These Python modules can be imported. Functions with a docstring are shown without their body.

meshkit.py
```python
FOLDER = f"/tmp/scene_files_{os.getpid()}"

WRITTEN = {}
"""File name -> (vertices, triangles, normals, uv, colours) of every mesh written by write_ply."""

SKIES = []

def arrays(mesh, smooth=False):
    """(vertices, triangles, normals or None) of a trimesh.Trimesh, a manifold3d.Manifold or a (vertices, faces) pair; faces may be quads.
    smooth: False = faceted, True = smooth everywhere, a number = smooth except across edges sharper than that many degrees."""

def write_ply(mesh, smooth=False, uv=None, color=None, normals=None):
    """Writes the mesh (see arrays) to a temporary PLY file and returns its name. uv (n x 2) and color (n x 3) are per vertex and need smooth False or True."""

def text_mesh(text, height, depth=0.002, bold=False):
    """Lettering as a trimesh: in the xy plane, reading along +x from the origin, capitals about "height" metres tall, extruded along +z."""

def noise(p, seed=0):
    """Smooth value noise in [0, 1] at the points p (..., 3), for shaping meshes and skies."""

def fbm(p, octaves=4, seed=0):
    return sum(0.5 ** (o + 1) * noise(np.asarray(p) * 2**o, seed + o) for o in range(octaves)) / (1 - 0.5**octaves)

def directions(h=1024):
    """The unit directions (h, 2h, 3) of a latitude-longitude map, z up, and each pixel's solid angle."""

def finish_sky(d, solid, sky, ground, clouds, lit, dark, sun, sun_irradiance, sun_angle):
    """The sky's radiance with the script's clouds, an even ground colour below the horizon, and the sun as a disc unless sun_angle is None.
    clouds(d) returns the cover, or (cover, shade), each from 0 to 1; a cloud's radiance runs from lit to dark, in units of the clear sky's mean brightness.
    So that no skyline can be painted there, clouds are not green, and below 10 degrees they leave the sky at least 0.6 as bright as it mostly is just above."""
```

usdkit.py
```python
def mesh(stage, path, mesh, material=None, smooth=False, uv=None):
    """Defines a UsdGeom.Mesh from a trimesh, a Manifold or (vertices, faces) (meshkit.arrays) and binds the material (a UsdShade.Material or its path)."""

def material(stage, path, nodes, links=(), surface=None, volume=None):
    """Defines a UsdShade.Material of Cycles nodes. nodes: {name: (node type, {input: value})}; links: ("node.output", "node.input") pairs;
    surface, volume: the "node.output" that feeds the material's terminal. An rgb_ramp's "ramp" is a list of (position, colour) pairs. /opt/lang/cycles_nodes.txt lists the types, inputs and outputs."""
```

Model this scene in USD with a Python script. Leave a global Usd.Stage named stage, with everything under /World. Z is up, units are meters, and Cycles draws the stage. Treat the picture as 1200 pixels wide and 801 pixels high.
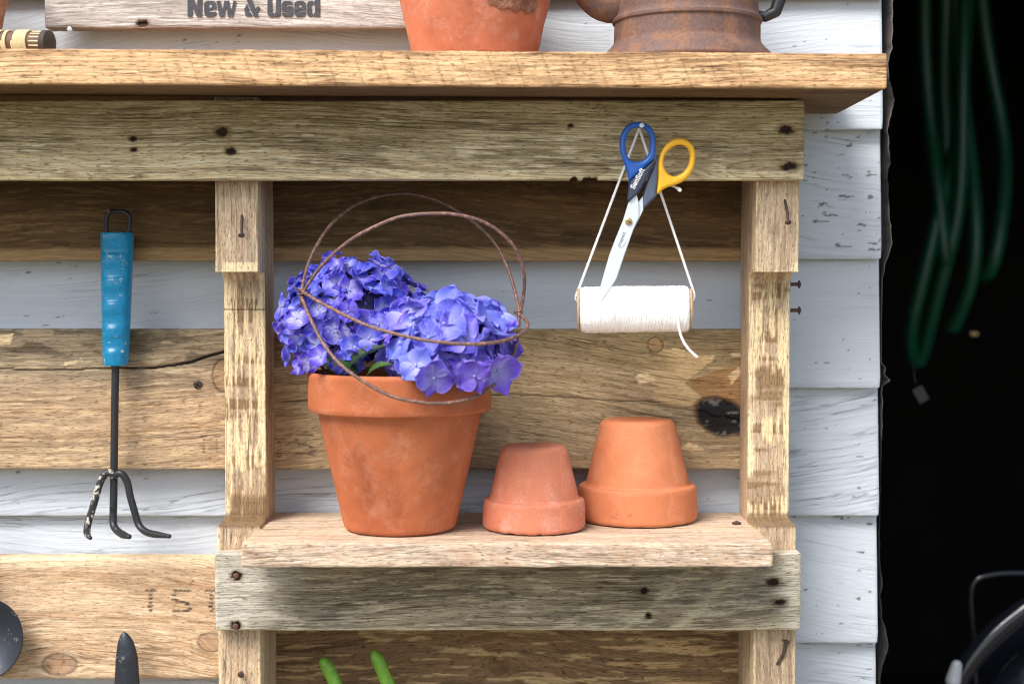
import math, random
import numpy as np
import trimesh
import manifold3d as m3
import meshkit, usdkit
from meshkit import fbm, noise
from pxr import Gf, Sdf, Usd, UsdGeom, UsdLux, UsdShade, Vt
from shapely.geometry import Polygon, LineString, box as sbox
from shapely import affinity
from shapely.ops import unary_union

random.seed(7)
RNG = np.random.default_rng(7)
stage = Usd.Stage.CreateInMemory()
UsdGeom.SetStageUpAxis(stage, 'Z')
UsdGeom.SetStageMetersPerUnit(stage, 1.0)
UsdGeom.Xform.Define(stage, '/World')
UsdGeom.Scope.Define(stage, '/World/Looks')

# ------------------------------------------------------------------ camera, sky, sun, exposure
EYE = 1.06                       # camera height above the ground
BACK = 1.35                      # camera distance to the front plane of the pallet stringers (y = 0)
PITCH = math.radians(2.27)
FPX = 1768.0                     # focal length in pixels of the 1200 px wide photograph
EXPOSURE = 1.74
SUN_TO = np.array([-0.52, -0.62, 0.98])
SUN_INTENSITY, SUN_ANGLE, SKY = 0.40, 32.0, 0.076

cam = UsdGeom.Camera.Define(stage, '/World/camera')
cam.AddTranslateOp().Set(Gf.Vec3d(0, -BACK, EYE))
cam.AddRotateXOp().Set(90 - math.degrees(PITCH))
cam.CreateHorizontalApertureAttr(36.0)
cam.CreateVerticalApertureAttr(36.0 * 683 / 1024)
cam.CreateFocalLengthAttr(36.0 * FPX / 1200)
cam.CreateFStopAttr(3.6)
cam.CreateFocusDistanceAttr(1.37)
cam.CreateClippingRangeAttr(Gf.Vec2f(0.05, 1000))
cam.CreateExposureAttr(EXPOSURE)

SUN_TO = SUN_TO / np.linalg.norm(SUN_TO)
usdkit.material(stage, '/World/Looks/sky_look', {
    's': ('sky_texture', {'sky_type': 'single_scattering', 'sun_disc': False,
                          'sun_elevation': math.asin(SUN_TO[2]), 'sun_rotation': math.atan2(SUN_TO[0], SUN_TO[1]),
                          'aerosol_density': 2.0}),
    'w': ('hsv', {'saturation': 0.68}),
    'b': ('background_shader', {'strength': SKY})}, [('s.color', 'w.color'), ('w.color', 'b.color')], surface='b.background')
dome = UsdLux.DomeLight.Define(stage, '/World/sky')
UsdShade.MaterialBindingAPI.Apply(dome.GetPrim()).Bind(UsdShade.Material.Get(stage, '/World/Looks/sky_look'))
dome.GetPrim().SetCustomDataByKey('kind', 'structure')
dome.GetPrim().SetCustomDataByKey('label', 'pale overcast sky above the shed')
sun = UsdLux.DistantLight.Define(stage, '/World/sun')
sun.CreateIntensityAttr(SUN_INTENSITY); sun.CreateAngleAttr(SUN_ANGLE); sun.CreateNormalizeAttr(True)
sun.CreateColorAttr(Gf.Vec3f(1.0, 0.955, 0.90))
_z = SUN_TO; _x = np.cross([0, 0, 1], _z); _x /= np.linalg.norm(_x); _y = np.cross(_z, _x)
sun.AddTransformOp().Set(Gf.Matrix4d(*_x, 0, *_y, 0, *_z, 0, 0, 0, 3, 1))


# ------------------------------------------------------------------ helpers
def at(u, v, y):
    """The point at depth y that the photograph's pixel (u, v) shows."""
    a, b = (u - 600) / FPX, (400.5 - v) / FPX
    d = np.array([a, math.cos(PITCH) + b * math.sin(PITCH), -math.sin(PITCH) + b * math.cos(PITCH)])
    return np.array([0, -BACK, EYE]) + d * ((y + BACK) / d[1])


def px(y):
    """Metres per photograph pixel at depth y."""
    return (y + BACK) / FPX


def S(r, g, b, k=1.0):
    c = np.array([r, g, b]) / 255.0
    return np.where(c < 0.04045, c / 12.92, ((c + 0.055) / 1.055) ** 2.4) * k


def sm(a, b, x):
    t = np.clip((x - a) / (b - a), 0, 1)
    return t * t * (3 - 2 * t)


def mixc(a, b, f):
    return a + (np.asarray(b) - a) * np.asarray(f)[..., None]


_taken = {}
def numbered(parent, name):
    k = (parent, name); n = _taken.get(k, 0); _taken[k] = n + 1
    return f'{parent}/{name}' if n == 0 else f'{parent}/{name}_{n:03d}'


def pth(parent):
    return '/World' if parent is None else (parent if isinstance(parent, str) else str(parent.GetPath()))


def tag(p, label=None, cat=None, group=None, kind=None):
    p = p.GetPrim() if hasattr(p, 'GetPrim') else p
    for k, v in (('label', label), ('category', cat), ('group', group), ('kind', kind)):
        if v: p.SetCustomDataByKey(k, v)
    return p


def thing(name, label, cat, loc=None, group=None):
    x = UsdGeom.Xform.Define(stage, numbered('/World', name))
    if loc is not None: x.AddTranslateOp().Set(Gf.Vec3d(*map(float, loc)))
    p = x.GetPrim(); tag(p, label, cat, group)
    p.SetCustomDataByKey('_o', Gf.Vec3d(*map(float, loc)) if loc is not None else Gf.Vec3d(0))
    return p


def origin_of(parent):
    if parent is None or isinstance(parent, str): return np.zeros(3)
    p = parent
    while str(p.GetPath()).count('/') > 2: p = p.GetParent()
    o = p.GetCustomDataByKey('_o')
    return np.array(o) if o is not None else np.zeros(3)


def obj(name, mesh, mat, parent=None, smooth=False, col=None, gc=None, label=None, wp=None):
    """One Mesh prim; vertices are given in world space and stored relative to the thing's base."""
    path = numbered(pth(parent), name)
    v, f, n = meshkit.arrays(mesh, smooth)
    v = v - origin_of(parent)
    m = UsdGeom.Mesh.Define(stage, path)
    m.CreatePointsAttr(Vt.Vec3fArray.FromNumpy(v.astype(np.float32)))
    m.CreateFaceVertexCountsAttr(Vt.IntArray.FromNumpy(np.full(len(f), 3, np.int32)))
    m.CreateFaceVertexIndicesAttr(Vt.IntArray.FromNumpy(f.astype(np.int32).ravel()))
    m.CreateSubdivisionSchemeAttr('none')
    if n is not None:
        m.CreateNormalsAttr(Vt.Vec3fArray.FromNumpy(n.astype(np.float32))); m.SetNormalsInterpolation('vertex')
    pv = UsdGeom.PrimvarsAPI(m)
    if col is not None:
        pv.CreatePrimvar('Cd', Sdf.ValueTypeNames.Color3fArray, 'vertex').Set(Vt.Vec3fArray.FromNumpy(np.clip(col, 0, 1).astype(np.float32)))
    if gc is not None:
        pv.CreatePrimvar('gc', Sdf.ValueTypeNames.Vector3fArray, 'vertex').Set(Vt.Vec3fArray.FromNumpy(np.asarray(gc, np.float32)))
    if wp is not None:
        pv.CreatePrimvar('wp', Sdf.ValueTypeNames.Vector3fArray, 'vertex').Set(Vt.Vec3fArray.FromNumpy(np.asarray(wp, np.float32)))
    UsdShade.MaterialBindingAPI.Apply(m.GetPrim()).Bind(UsdShade.Material.Get(stage, f'/World/Looks/{mat}'))
    p = m.GetPrim()
    if label: p.SetCustomDataByKey('label', label)
    return p


def tube(pts, r, n=10, caps=True):
    pts = np.asarray(pts, float); N = len(pts)
    r = np.broadcast_to(np.asarray(r, float), (N,))
    t = np.gradient(pts, axis=0); t /= np.linalg.norm(t, axis=1, keepdims=True) + 1e-12
    a = np.array([0, 0, 1.0]) if abs(t[0][2]) < 0.9 else np.array([1.0, 0, 0])
    nn = np.cross(t[0], a); nn /= np.linalg.norm(nn); V = []
    ang = np.arange(n) / n * 2 * np.pi
    for i in range(N):
        nn = nn - t[i] * (nn @ t[i]); nn /= np.linalg.norm(nn); b = np.cross(t[i], nn)
        V.append(pts[i] + r[i] * (np.cos(ang)[:, None] * nn + np.sin(ang)[:, None] * b))
    V = np.vstack(V); F = []
    for i in range(N - 1):
        for k in range(n):
            q = (k + 1) % n
            F += [(i * n + k, i * n + q, (i + 1) * n + q), (i * n + k, (i + 1) * n + q, (i + 1) * n + k)]
    if caps:
        c0, c1 = len(V), len(V) + 1
        V = np.vstack([V, pts[0] - t[0] * r[0] * 0.5, pts[-1] + t[-1] * r[-1] * 0.5])
        for k in range(n):
            q = (k + 1) % n
            F += [(c0, q, k), (c1, (N - 1) * n + k, (N - 1) * n + q)]
    return trimesh.Trimesh(V, F, process=False)


def spline(pts, n=60, closed=False):
    from scipy.interpolate import CubicSpline
    pts = np.asarray(pts, float)
    d = np.r_[0, np.cumsum(np.linalg.norm(np.diff(pts, axis=0), axis=1))]
    cs = CubicSpline(d, pts, bc_type='periodic' if closed else 'natural')
    return cs(np.linspace(0, d[-1], n))


def lathe(profile, n=96, center=(0, 0, 0), wob=0.0, seed=0):
    pr = np.asarray(profile, float); th = np.arange(n) / n * 2 * np.pi
    R = np.repeat(pr[:, 0][:, None], n, 1); Z = np.repeat(pr[:, 1][:, None], n, 1); T = np.repeat(th[None], len(pr), 0)
    if wob:
        q = np.stack([np.cos(T) * R, np.sin(T) * R, Z], -1)
        R = R + wob * (fbm(q * 60, 3, seed) - 0.5) * (R > 1e-4)
    V = np.stack([R * np.cos(T), R * np.sin(T), Z], -1).reshape(-1, 3) + np.asarray(center)
    F = []
    for i in range(len(pr) - 1):
        a = i * n + np.arange(n); b = i * n + (np.arange(n) + 1) % n
        F.append(np.stack([a, b, b + n], 1)); F.append(np.stack([a, b + n, a + n], 1))
    return trimesh.Trimesh(V, np.vstack(F), process=False)


def dense(profile, step=0.002):
    out = [np.asarray(profile[0], float)]
    for p in profile[1:]:
        p = np.asarray(p, float); k = max(1, int(np.linalg.norm(p - out[-1]) / step)); a = out[-1]
        out += [a + (p - a) * (j + 1) / k for j in range(k)]
    return np.array(out)


def rounded(profile, rad=0.0015, k=4):
    """Rounds the corners of an open profile polyline."""
    p = [np.asarray(q, float) for q in profile]; out = [p[0]]
    for i in range(1, len(p) - 1):
        a, b, c = p[i - 1], p[i], p[i + 1]
        la, lc = np.linalg.norm(a - b), np.linalg.norm(c - b); r = min(rad, la * 0.45, lc * 0.45)
        s, e = b + (a - b) / la * r, b + (c - b) / lc * r
        for j in range(k + 1):
            t = j / k; out.append((1 - t) ** 2 * s + 2 * t * (1 - t) * b + t * t * e)
    out.append(p[-1]); return out


def bx(x0, x1, y0, y1, z0, z1):
    m = trimesh.creation.box([x1 - x0, y1 - y0, z1 - z0]); m.apply_translation([(x0 + x1) / 2, (y0 + y1) / 2, (z0 + z1) / 2]); return m


def hull_chain(pts, radii, seg=20):
    out = m3.Manifold()
    sp = [m3.Manifold.sphere(r, seg).translate(tuple(map(float, p))) for p, r in zip(pts, radii)]
    return m3.Manifold.batch_boolean([m3.Manifold.batch_hull([sp[i], sp[i + 1]]) for i in range(len(sp) - 1)], m3.OpType.Add)


def to_tm(m):
    q = m.to_mesh(); return trimesh.Trimesh(q.vert_properties[:, :3], q.tri_verts, process=True)


def plate(poly_px, y, thick):
    """A flat plate with the given outline (photo pixels), standing in the plane y, thick towards the wall."""
    pts = np.array([at(u, v, y)[[0, 2]] for u, v in poly_px])
    poly = Polygon(pts).buffer(0)
    return plate_shape(poly, y, thick)


def plate_shape(poly, y, thick):
    polys = [poly] if poly.geom_type == 'Polygon' else list(poly.geoms)
    rings = []
    for p in polys:
        rings.append(np.array(p.exterior.coords)[:-1]); rings += [np.array(i.coords)[:-1] for i in p.interiors]
    m = m3.CrossSection(rings, m3.FillRule.EvenOdd).extrude(thick)
    m = to_tm(m); v = m.vertices
    m.vertices = np.stack([v[:, 0], y + v[:, 2], v[:, 1]], 1)
    m.invert(); return m


# ------------------------------------------------------------------ materials
def mat(name, nodes, links, surface='p.BSDF'):
    return usdkit.material(stage, f'/World/Looks/{name}', nodes, links, surface=surface)


def grained(name, fib, pore, crk, lo, hi, bump, rough=(0.6, 0.85), spec=0.3, bdist=0.0006, late=(0.60, 0.47, 0.34), dark=(0.16, 0.12, 0.08), cw=0.014):
    """Wood or painted wood. The mesh carries its broad colour (Cd), its grain coordinates (gc: along the board, distance from the pith, ring count)
    and how strongly rings, cracks and pores show (wp); this adds ring lines, fibres, pores and hairline cracks that follow the grain."""
    N = {'c': ('attribute', {'attribute': 'Cd'}), 'g': ('attribute', {'attribute': 'gc'}), 'wv': ('attribute', {'attribute': 'wp'}), 'w': ('separate_xyz', {}), 's': ('separate_xyz', {}),
         'mf': ('mapping', {'scale': (fib[0], fib[1], 0)}), 'nf': ('noise_texture', {'scale': 1.0, 'detail': 5.0, 'roughness': 0.68}),
         'mp': ('mapping', {'scale': (pore[0], pore[1], 0)}), 'np': ('noise_texture', {'scale': 1.0, 'detail': 3.0, 'roughness': 0.6}),
         'mk': ('mapping', {'scale': (crk[0], crk[1], 0)}), 'nk': ('noise_texture', {'scale': 1.0, 'detail': 3.0, 'roughness': 0.55}),
         'mg': ('mapping', {'scale': (9, 40, 0), 'location': (5, 3, 0)}), 'ng': ('noise_texture', {'scale': 1.0, 'detail': 3.0}),
         # rings
         'mj': ('mapping', {'scale': (40, 260, 0)}), 'nj': ('noise_texture', {'scale': 1.0, 'detail': 2.0}), 'j': ('math', {'math_type': 'multiply_add', 'value2': 0.22}),
         'fr': ('math', {'math_type': 'fraction'}), 'fl': ('math', {'math_type': 'floor'}), 'wn': ('white_noise_texture', {'dimensions': '1D'}),
         'rr': ('rgb_ramp', {'ramp': [(0.0, (0, 0, 0)), (0.45, (0.12,) * 3), (0.74, (0.42,) * 3), (0.88, (1, 1, 1)), (0.95, (0.35,) * 3), (1.0, (0, 0, 0))]}),
         'rb': ('rgb_to_bw', {}), 'wm': ('map_range', {'from_min': 0, 'from_max': 1, 'to_min': 0.25, 'to_max': 1.0}),
         'l1': ('math', {'math_type': 'multiply'}), 'l2': ('math', {'math_type': 'multiply', 'use_clamp': True}), 'lm': ('mix_color', {'blend_type': 'mix', 'a': (1, 1, 1), 'b': late}),
         # fibres, pores
         'r': ('map_range', {'from_min': 0.28, 'from_max': 0.72, 'to_min': lo, 'to_max': hi, 'clamp': True}),
         'pm': ('map_range', {'from_min': 0.40, 'from_max': 0.33, 'to_min': 0.0, 'to_max': 1.0, 'clamp': True}), 'pw': ('math', {'math_type': 'multiply', 'use_clamp': True}),
         # hairline cracks along the grain: where a stretched noise crosses its middle, in some areas only
         'k1': ('math', {'math_type': 'subtract', 'value2': 0.5}), 'k2': ('math', {'math_type': 'absolute'}), 'k3': ('map_range', {'from_min': cw, 'from_max': cw * 0.35, 'to_min': 0.0, 'to_max': 1.0, 'clamp': True}),
         'ka': ('map_range', {'from_min': 0.44, 'from_max': 0.60, 'to_min': 0.0, 'to_max': 1.0, 'clamp': True}), 'k4': ('math', {'math_type': 'multiply'}), 'k5': ('math', {'math_type': 'multiply', 'use_clamp': True}),
         'dk': ('math', {'math_type': 'maximum'}), 'x': ('vector_math', {'math_type': 'multiply'}), 'y': ('vector_math', {'math_type': 'multiply'}), 'xd': ('vector_math', {'math_type': 'multiply', 'vector2': dark}),
         'z': ('mix_color', {'blend_type': 'mix'}),
         'q': ('map_range', {'from_min': 0.3, 'from_max': 0.7, 'to_min': rough[1], 'to_max': rough[0], 'clamp': True}),
         'h1': ('math', {'math_type': 'multiply_add', 'value2': 0.45}), 'h2': ('math', {'math_type': 'multiply_add', 'value2': -1.6}),
         'b': ('bump', {'strength': bump, 'distance': bdist}), 'p': ('principled_bsdf', {'specular_ior_level': spec})}
    L = [('g.vector', f'{k}.vector') for k in ('mf', 'mp', 'mk', 'mg', 'mj', 's')] + [(f'{a}.vector', f'{b}.vector') for a, b in (('mf', 'nf'), ('mp', 'np'), ('mk', 'nk'), ('mg', 'ng'), ('mj', 'nj'))]
    L += [('wv.vector', 'w.vector'), ('nj.fac', 'j.value1'), ('s.z', 'j.value3'), ('j.value', 'fr.value1'), ('j.value', 'fl.value1'), ('fl.value', 'wn.w'), ('fr.value', 'rr.fac'), ('rr.color', 'rb.color'),
          ('wn.value', 'wm.value'), ('rb.val', 'l1.value1'), ('wm.result', 'l1.value2'), ('l1.value', 'l2.value1'), ('w.x', 'l2.value2'), ('l2.value', 'lm.fac'),
          ('nf.fac', 'r.value'), ('np.fac', 'pm.value'), ('pm.result', 'pw.value1'), ('w.z', 'pw.value2'),
          ('nk.fac', 'k1.value1'), ('k1.value', 'k2.value1'), ('k2.value', 'k3.value'), ('ng.fac', 'ka.value'), ('k3.result', 'k4.value1'), ('ka.result', 'k4.value2'), ('k4.value', 'k5.value1'), ('w.y', 'k5.value2'),
          ('pw.value', 'dk.value1'), ('k5.value', 'dk.value2'), ('c.color', 'x.vector1'), ('lm.result', 'x.vector2'), ('x.vector', 'y.vector1'), ('r.result', 'y.vector2'),
          ('y.vector', 'xd.vector1'), ('y.vector', 'z.a'), ('xd.vector', 'z.b'), ('dk.value', 'z.fac'), ('z.result', 'p.base_color'), ('nf.fac', 'q.value'), ('q.result', 'p.roughness'),
          ('l2.value', 'h1.value1'), ('nf.fac', 'h1.value3'), ('dk.value', 'h2.value1'), ('h1.value', 'h2.value3'), ('h2.value', 'b.height'), ('b.normal', 'p.normal')]
    mat(name, N, L)


grained('weathered_wood', (52, 850), (130, 1000), (6, 230), 0.62, 1.36, 1.0, cw=0.017, bdist=0.0008)
grained('rough_sawn_wood', (150, 700), (240, 900), (6, 170), 0.66, 1.30, 1.0)
grained('siding_paint', (14, 520), (70, 700), (5.5, 150), 0.965, 1.03, 0.8, rough=(0.5, 0.7), spec=0.4, late=(0.90, 0.90, 0.92), dark=(0.36, 0.36, 0.40), cw=0.011, bdist=0.0009)


def clay(name, base, pale, dark, bloom, seed, smudge=0.35):
    mat(name, {
        'g': ('geometry', {}), 'a': ('mapping', {'location': (seed, seed * 2.3, 0), 'scale': (1, 1, 1)}), 'a2': ('mapping', {'location': (seed * 3, 1, 0), 'scale': (30, 30, 9)}),
        'n1': ('noise_texture', {'scale': 14.0, 'detail': 6.0, 'roughness': 0.6}),
        'n2': ('noise_texture', {'scale': 38.0, 'detail': 8.0, 'roughness': 0.78, 'distortion': 0.15}),
        'n3': ('noise_texture', {'scale': 1100.0, 'detail': 2.0}), 'n4': ('noise_texture', {'scale': 1.0, 'detail': 7.0, 'roughness': 0.7}), 'n5': ('noise_texture', {'scale': 11.0, 'detail': 2.0}),
        'v': ('voronoi_texture', {'scale': 150.0}),
        'r1': ('rgb_ramp', {'ramp': [(0.3, dark), (0.5, base), (0.72, base * 1.10)]}),
        'r2': ('rgb_ramp', {'ramp': [(0.50, (0, 0, 0)), (0.62, (bloom * 0.6,) * 3), (0.80, (bloom,) * 3)]}),
        'r3': ('rgb_ramp', {'ramp': [(0.04, (1, 1, 1)), (0.10, (0, 0, 0))]}),
        'r5': ('rgb_ramp', {'ramp': [(0.54, (0, 0, 0)), (0.74, (smudge,) * 3)]}), 'r6': ('rgb_ramp', {'ramp': [(0.42, (0, 0, 0)), (0.6, (1, 1, 1))]}),
        'm1': ('mix_color', {'blend_type': 'mix', 'b': pale}), 'm3': ('mix_color', {'blend_type': 'mix', 'b': dark * np.array([0.42, 0.46, 0.55])}),
        'r4': ('map_range', {'from_min': 0.3, 'from_max': 0.7, 'to_min': 0.88, 'to_max': 1.10}),
        'x': ('vector_math', {'math_type': 'multiply'}), 'k': ('math', {'math_type': 'multiply', 'value2': 0.45}), 'kk': ('math', {'math_type': 'multiply'}), 'k6': ('math', {'math_type': 'multiply'}),
        'm2': ('mix_color', {'blend_type': 'mix', 'b': dark * 0.3}),
        'b': ('bump', {'strength': 0.4, 'distance': 0.0006}), 'p': ('principled_bsdf', {'roughness': 0.8, 'specular_ior_level': 0.25})},
        [('g.position', 'a.vector'), ('g.position', 'a2.vector'), ('a2.vector', 'n4.vector')] + [('a.vector', f'{k}.vector') for k in ('n1', 'n2', 'n3', 'v', 'n5')] +
        [('n1.fac', 'r1.fac'), ('n2.fac', 'r2.fac'), ('v.distance', 'r3.fac'), ('n4.fac', 'r5.fac'), ('n5.fac', 'r6.fac'), ('r1.color', 'm3.a'), ('r5.color', 'k6.value1'), ('r6.color', 'k6.value2'), ('k6.value', 'm3.fac'),
         ('m3.result', 'm1.a'), ('r2.color', 'm1.fac'), ('n3.fac', 'r4.value'), ('m1.result', 'x.vector1'), ('r4.result', 'x.vector2'), ('x.vector', 'm2.a'), ('r3.color', 'k.value1'),
         ('k.value', 'kk.value1'), ('r6.color', 'kk.value2'), ('kk.value', 'm2.fac'), ('m2.result', 'p.base_color'), ('n3.fac', 'b.height'), ('b.normal', 'p.normal')])


clay('terracotta', S(172, 98, 62), S(204, 156, 132), S(150, 82, 52), 0.30, 1.0, 0.6)
clay('chalky_terracotta', S(194, 120, 92), S(218, 176, 162), S(180, 102, 76), 0.50, 4.0, 0.3)
clay('bright_terracotta', S(192, 118, 80), S(214, 158, 128), S(186, 106, 68), 0.28, 9.0, 0.3)
clay('old_terracotta', S(186, 110, 80), S(196, 160, 142), S(160, 84, 56), 0.62, 14.0)
clay('brown_clay', S(150, 100, 76), S(196, 160, 135), S(84, 50, 36), 0.6, 21.0)


def plain(name, color, rough=0.5, metal=0.0, spec=0.5, nscale=300.0, lo=0.85, hi=1.12, bump=0.1, **kw):
    mat(name, {
        'g': ('geometry', {}), 'n': ('noise_texture', {'scale': nscale, 'detail': 4.0, 'roughness': 0.6}),
        'r': ('map_range', {'from_min': 0.3, 'from_max': 0.7, 'to_min': lo, 'to_max': hi}),
        'x': ('vector_math', {'math_type': 'multiply', 'vector1': color}),
        'b': ('bump', {'strength': bump, 'distance': 0.0005}),
        'p': ('principled_bsdf', {'roughness': rough, 'metallic': metal, 'specular_ior_level': spec, **kw})},
        [('g.position', 'n.vector'), ('n.fac', 'r.value'), ('r.result', 'x.vector2'), ('x.vector', 'p.base_color'), ('n.fac', 'b.height'), ('b.normal', 'p.normal')])


def worn(name, color, under, thr, nscale, rough=0.5, metal=0.0, urough=0.8, stretch=(1, 1, 1), bump=0.25, fine=700.0):
    """A coat of one colour worn through in patches to another."""
    mat(name, {
        'g': ('geometry', {}), 'm': ('mapping', {'scale': stretch}),
        'n': ('noise_texture', {'scale': nscale, 'detail': 6.0, 'roughness': 0.68}),
        'f': ('noise_texture', {'scale': fine, 'detail': 3.0}),
        'h': ('rgb_ramp', {'ramp': [(thr, (0, 0, 0)), (thr + 0.05, (1, 1, 1))]}),
        'v': ('map_range', {'from_min': 0.3, 'from_max': 0.7, 'to_min': 0.78, 'to_max': 1.18}),
        'c': ('mix_color', {'blend_type': 'mix', 'a': color, 'b': under}), 'x': ('vector_math', {'math_type': 'multiply'}),
        'q': ('mix_float', {'a': rough, 'b': urough}), 'k': ('mix_float', {'a': metal, 'b': 0.0}),
        'b': ('bump', {'strength': bump, 'distance': 0.0006}),
        'p': ('principled_bsdf', {})},
        [('g.position', 'm.vector'), ('m.vector', 'n.vector'), ('m.vector', 'f.vector'), ('n.fac', 'h.fac'), ('h.color', 'c.fac'), ('f.fac', 'v.value'),
         ('c.result', 'x.vector1'), ('v.result', 'x.vector2'), ('x.vector', 'p.base_color'), ('h.color', 'q.fac'), ('q.result', 'p.roughness'),
         ('h.color', 'k.fac'), ('k.result', 'p.metallic'), ('n.fac', 'b.height'), ('b.normal', 'p.normal')])


worn('rusty_iron', S(102, 78, 70), S(122, 88, 70), 0.50, 45.0, rough=0.7, urough=0.85, bump=0.5, fine=420.0)
worn('rusty_wire', S(104, 78, 70), S(142, 104, 88), 0.52, 240.0, rough=0.55, metal=0.2, urough=0.75)
worn('black_iron', S(40, 42, 46), S(112, 106, 98), 0.64, 190.0, rough=0.42, metal=0.2, urough=0.7)
worn('chipped_iron', S(40, 42, 46), S(196, 190, 176), 0.545, 170.0, rough=0.45, metal=0.1, urough=0.7)
worn('blue_rubber', S(12, 126, 170), S(160, 176, 176), 0.605, 120.0, rough=0.28, urough=0.7, bump=0.12)
worn('nail_steel', S(74, 66, 62), S(96, 62, 44), 0.52, 300.0, rough=0.5, metal=0.5, urough=0.8)
worn('dark_steel', S(50, 54, 62), S(120, 120, 116), 0.62, 70.0, rough=0.4, metal=0.5, urough=0.6)
worn('nail_rust', S(84, 54, 40), S(120, 78, 58), 0.55, 500.0, rough=0.8, urough=0.9)
plain('bright_steel', S(210, 218, 224), rough=0.38, metal=0.3, nscale=500, lo=0.93, hi=1.05, bump=0.03)
plain('brass_screw', S(190, 160, 110), rough=0.35, metal=0.9)
plain('blue_plastic', S(30, 84, 164), rough=0.34, nscale=40, lo=0.95, hi=1.05, bump=0.0)
plain('navy_grip', S(46, 56, 76), rough=0.55, nscale=900, bump=0.1)
plain('grey_grip', S(78, 88, 108), rough=0.55, nscale=900, bump=0.1)
plain('yellow_plastic', S(236, 178, 38), rough=0.34, nscale=40, lo=0.95, hi=1.05, bump=0.0)
plain('white_print', S(238, 238, 236), rough=0.6)
plain('engraved_print', S(120, 126, 132), rough=0.6)
plain('stencil_ink', S(58, 60, 66), rough=0.8, nscale=420, lo=0.6, hi=1.7)
plain('cotton_twine', S(250, 247, 243), rough=0.9, nscale=1500, lo=0.93, hi=1.05, bump=0.4, sheen_weight=0.2)
plain('jute_twine', S(206, 190, 150), rough=0.9, nscale=1500, bump=0.4)
plain('dark_wood', S(54, 42, 34), rough=0.7, nscale=400)
plain('bobbin_wood', S(92, 66, 46), rough=0.7, nscale=400)
plain('card_tube', S(176, 146, 112), rough=0.85)
plain('green_rubber', S(112, 160, 52), rough=0.45, nscale=220, lo=0.75, hi=1.2)
plain('green_hose', S(5, 62, 40), rough=0.4, nscale=60)
plain('black_plastic', S(14, 16, 22), rough=0.14)
plain('pale_highlight', S(150, 154, 160), rough=0.4)
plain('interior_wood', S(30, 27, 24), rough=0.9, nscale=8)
plain('roof_felt', S(52, 48, 46), rough=0.9)
plain('grey_tag', S(52, 52, 48), rough=0.7)
plain('dark_soil', S(52, 40, 32), rough=0.95, nscale=200, lo=0.5, hi=1.4, bump=1.0)
mat('ground_dirt', {
    'g': ('geometry', {}), 'n': ('noise_texture', {'scale': 3.0, 'detail': 8.0, 'roughness': 0.7}),
    'r': ('rgb_ramp', {'ramp': [(0.3, S(84, 82, 62)), (0.52, S(122, 114, 98)), (0.75, S(150, 142, 126))]}),
    'p': ('principled_bsdf', {'roughness': 0.95, 'specular_ior_level': 0.1})},
    [('g.position', 'n.vector'), ('n.fac', 'r.fac'), ('r.color', 'p.base_color')])
mat('tar_paper', {'c': ('attribute', {'attribute': 'Cd'}), 'g': ('geometry', {}), 'n': ('noise_texture', {'scale': 350.0, 'detail': 5.0}),
                  'b': ('bump', {'strength': 0.5, 'distance': 0.001}), 'p': ('principled_bsdf', {'roughness': 0.8})},
    [('c.color', 'p.base_color'), ('g.position', 'n.vector'), ('n.fac', 'b.height'), ('b.normal', 'p.normal')])
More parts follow.
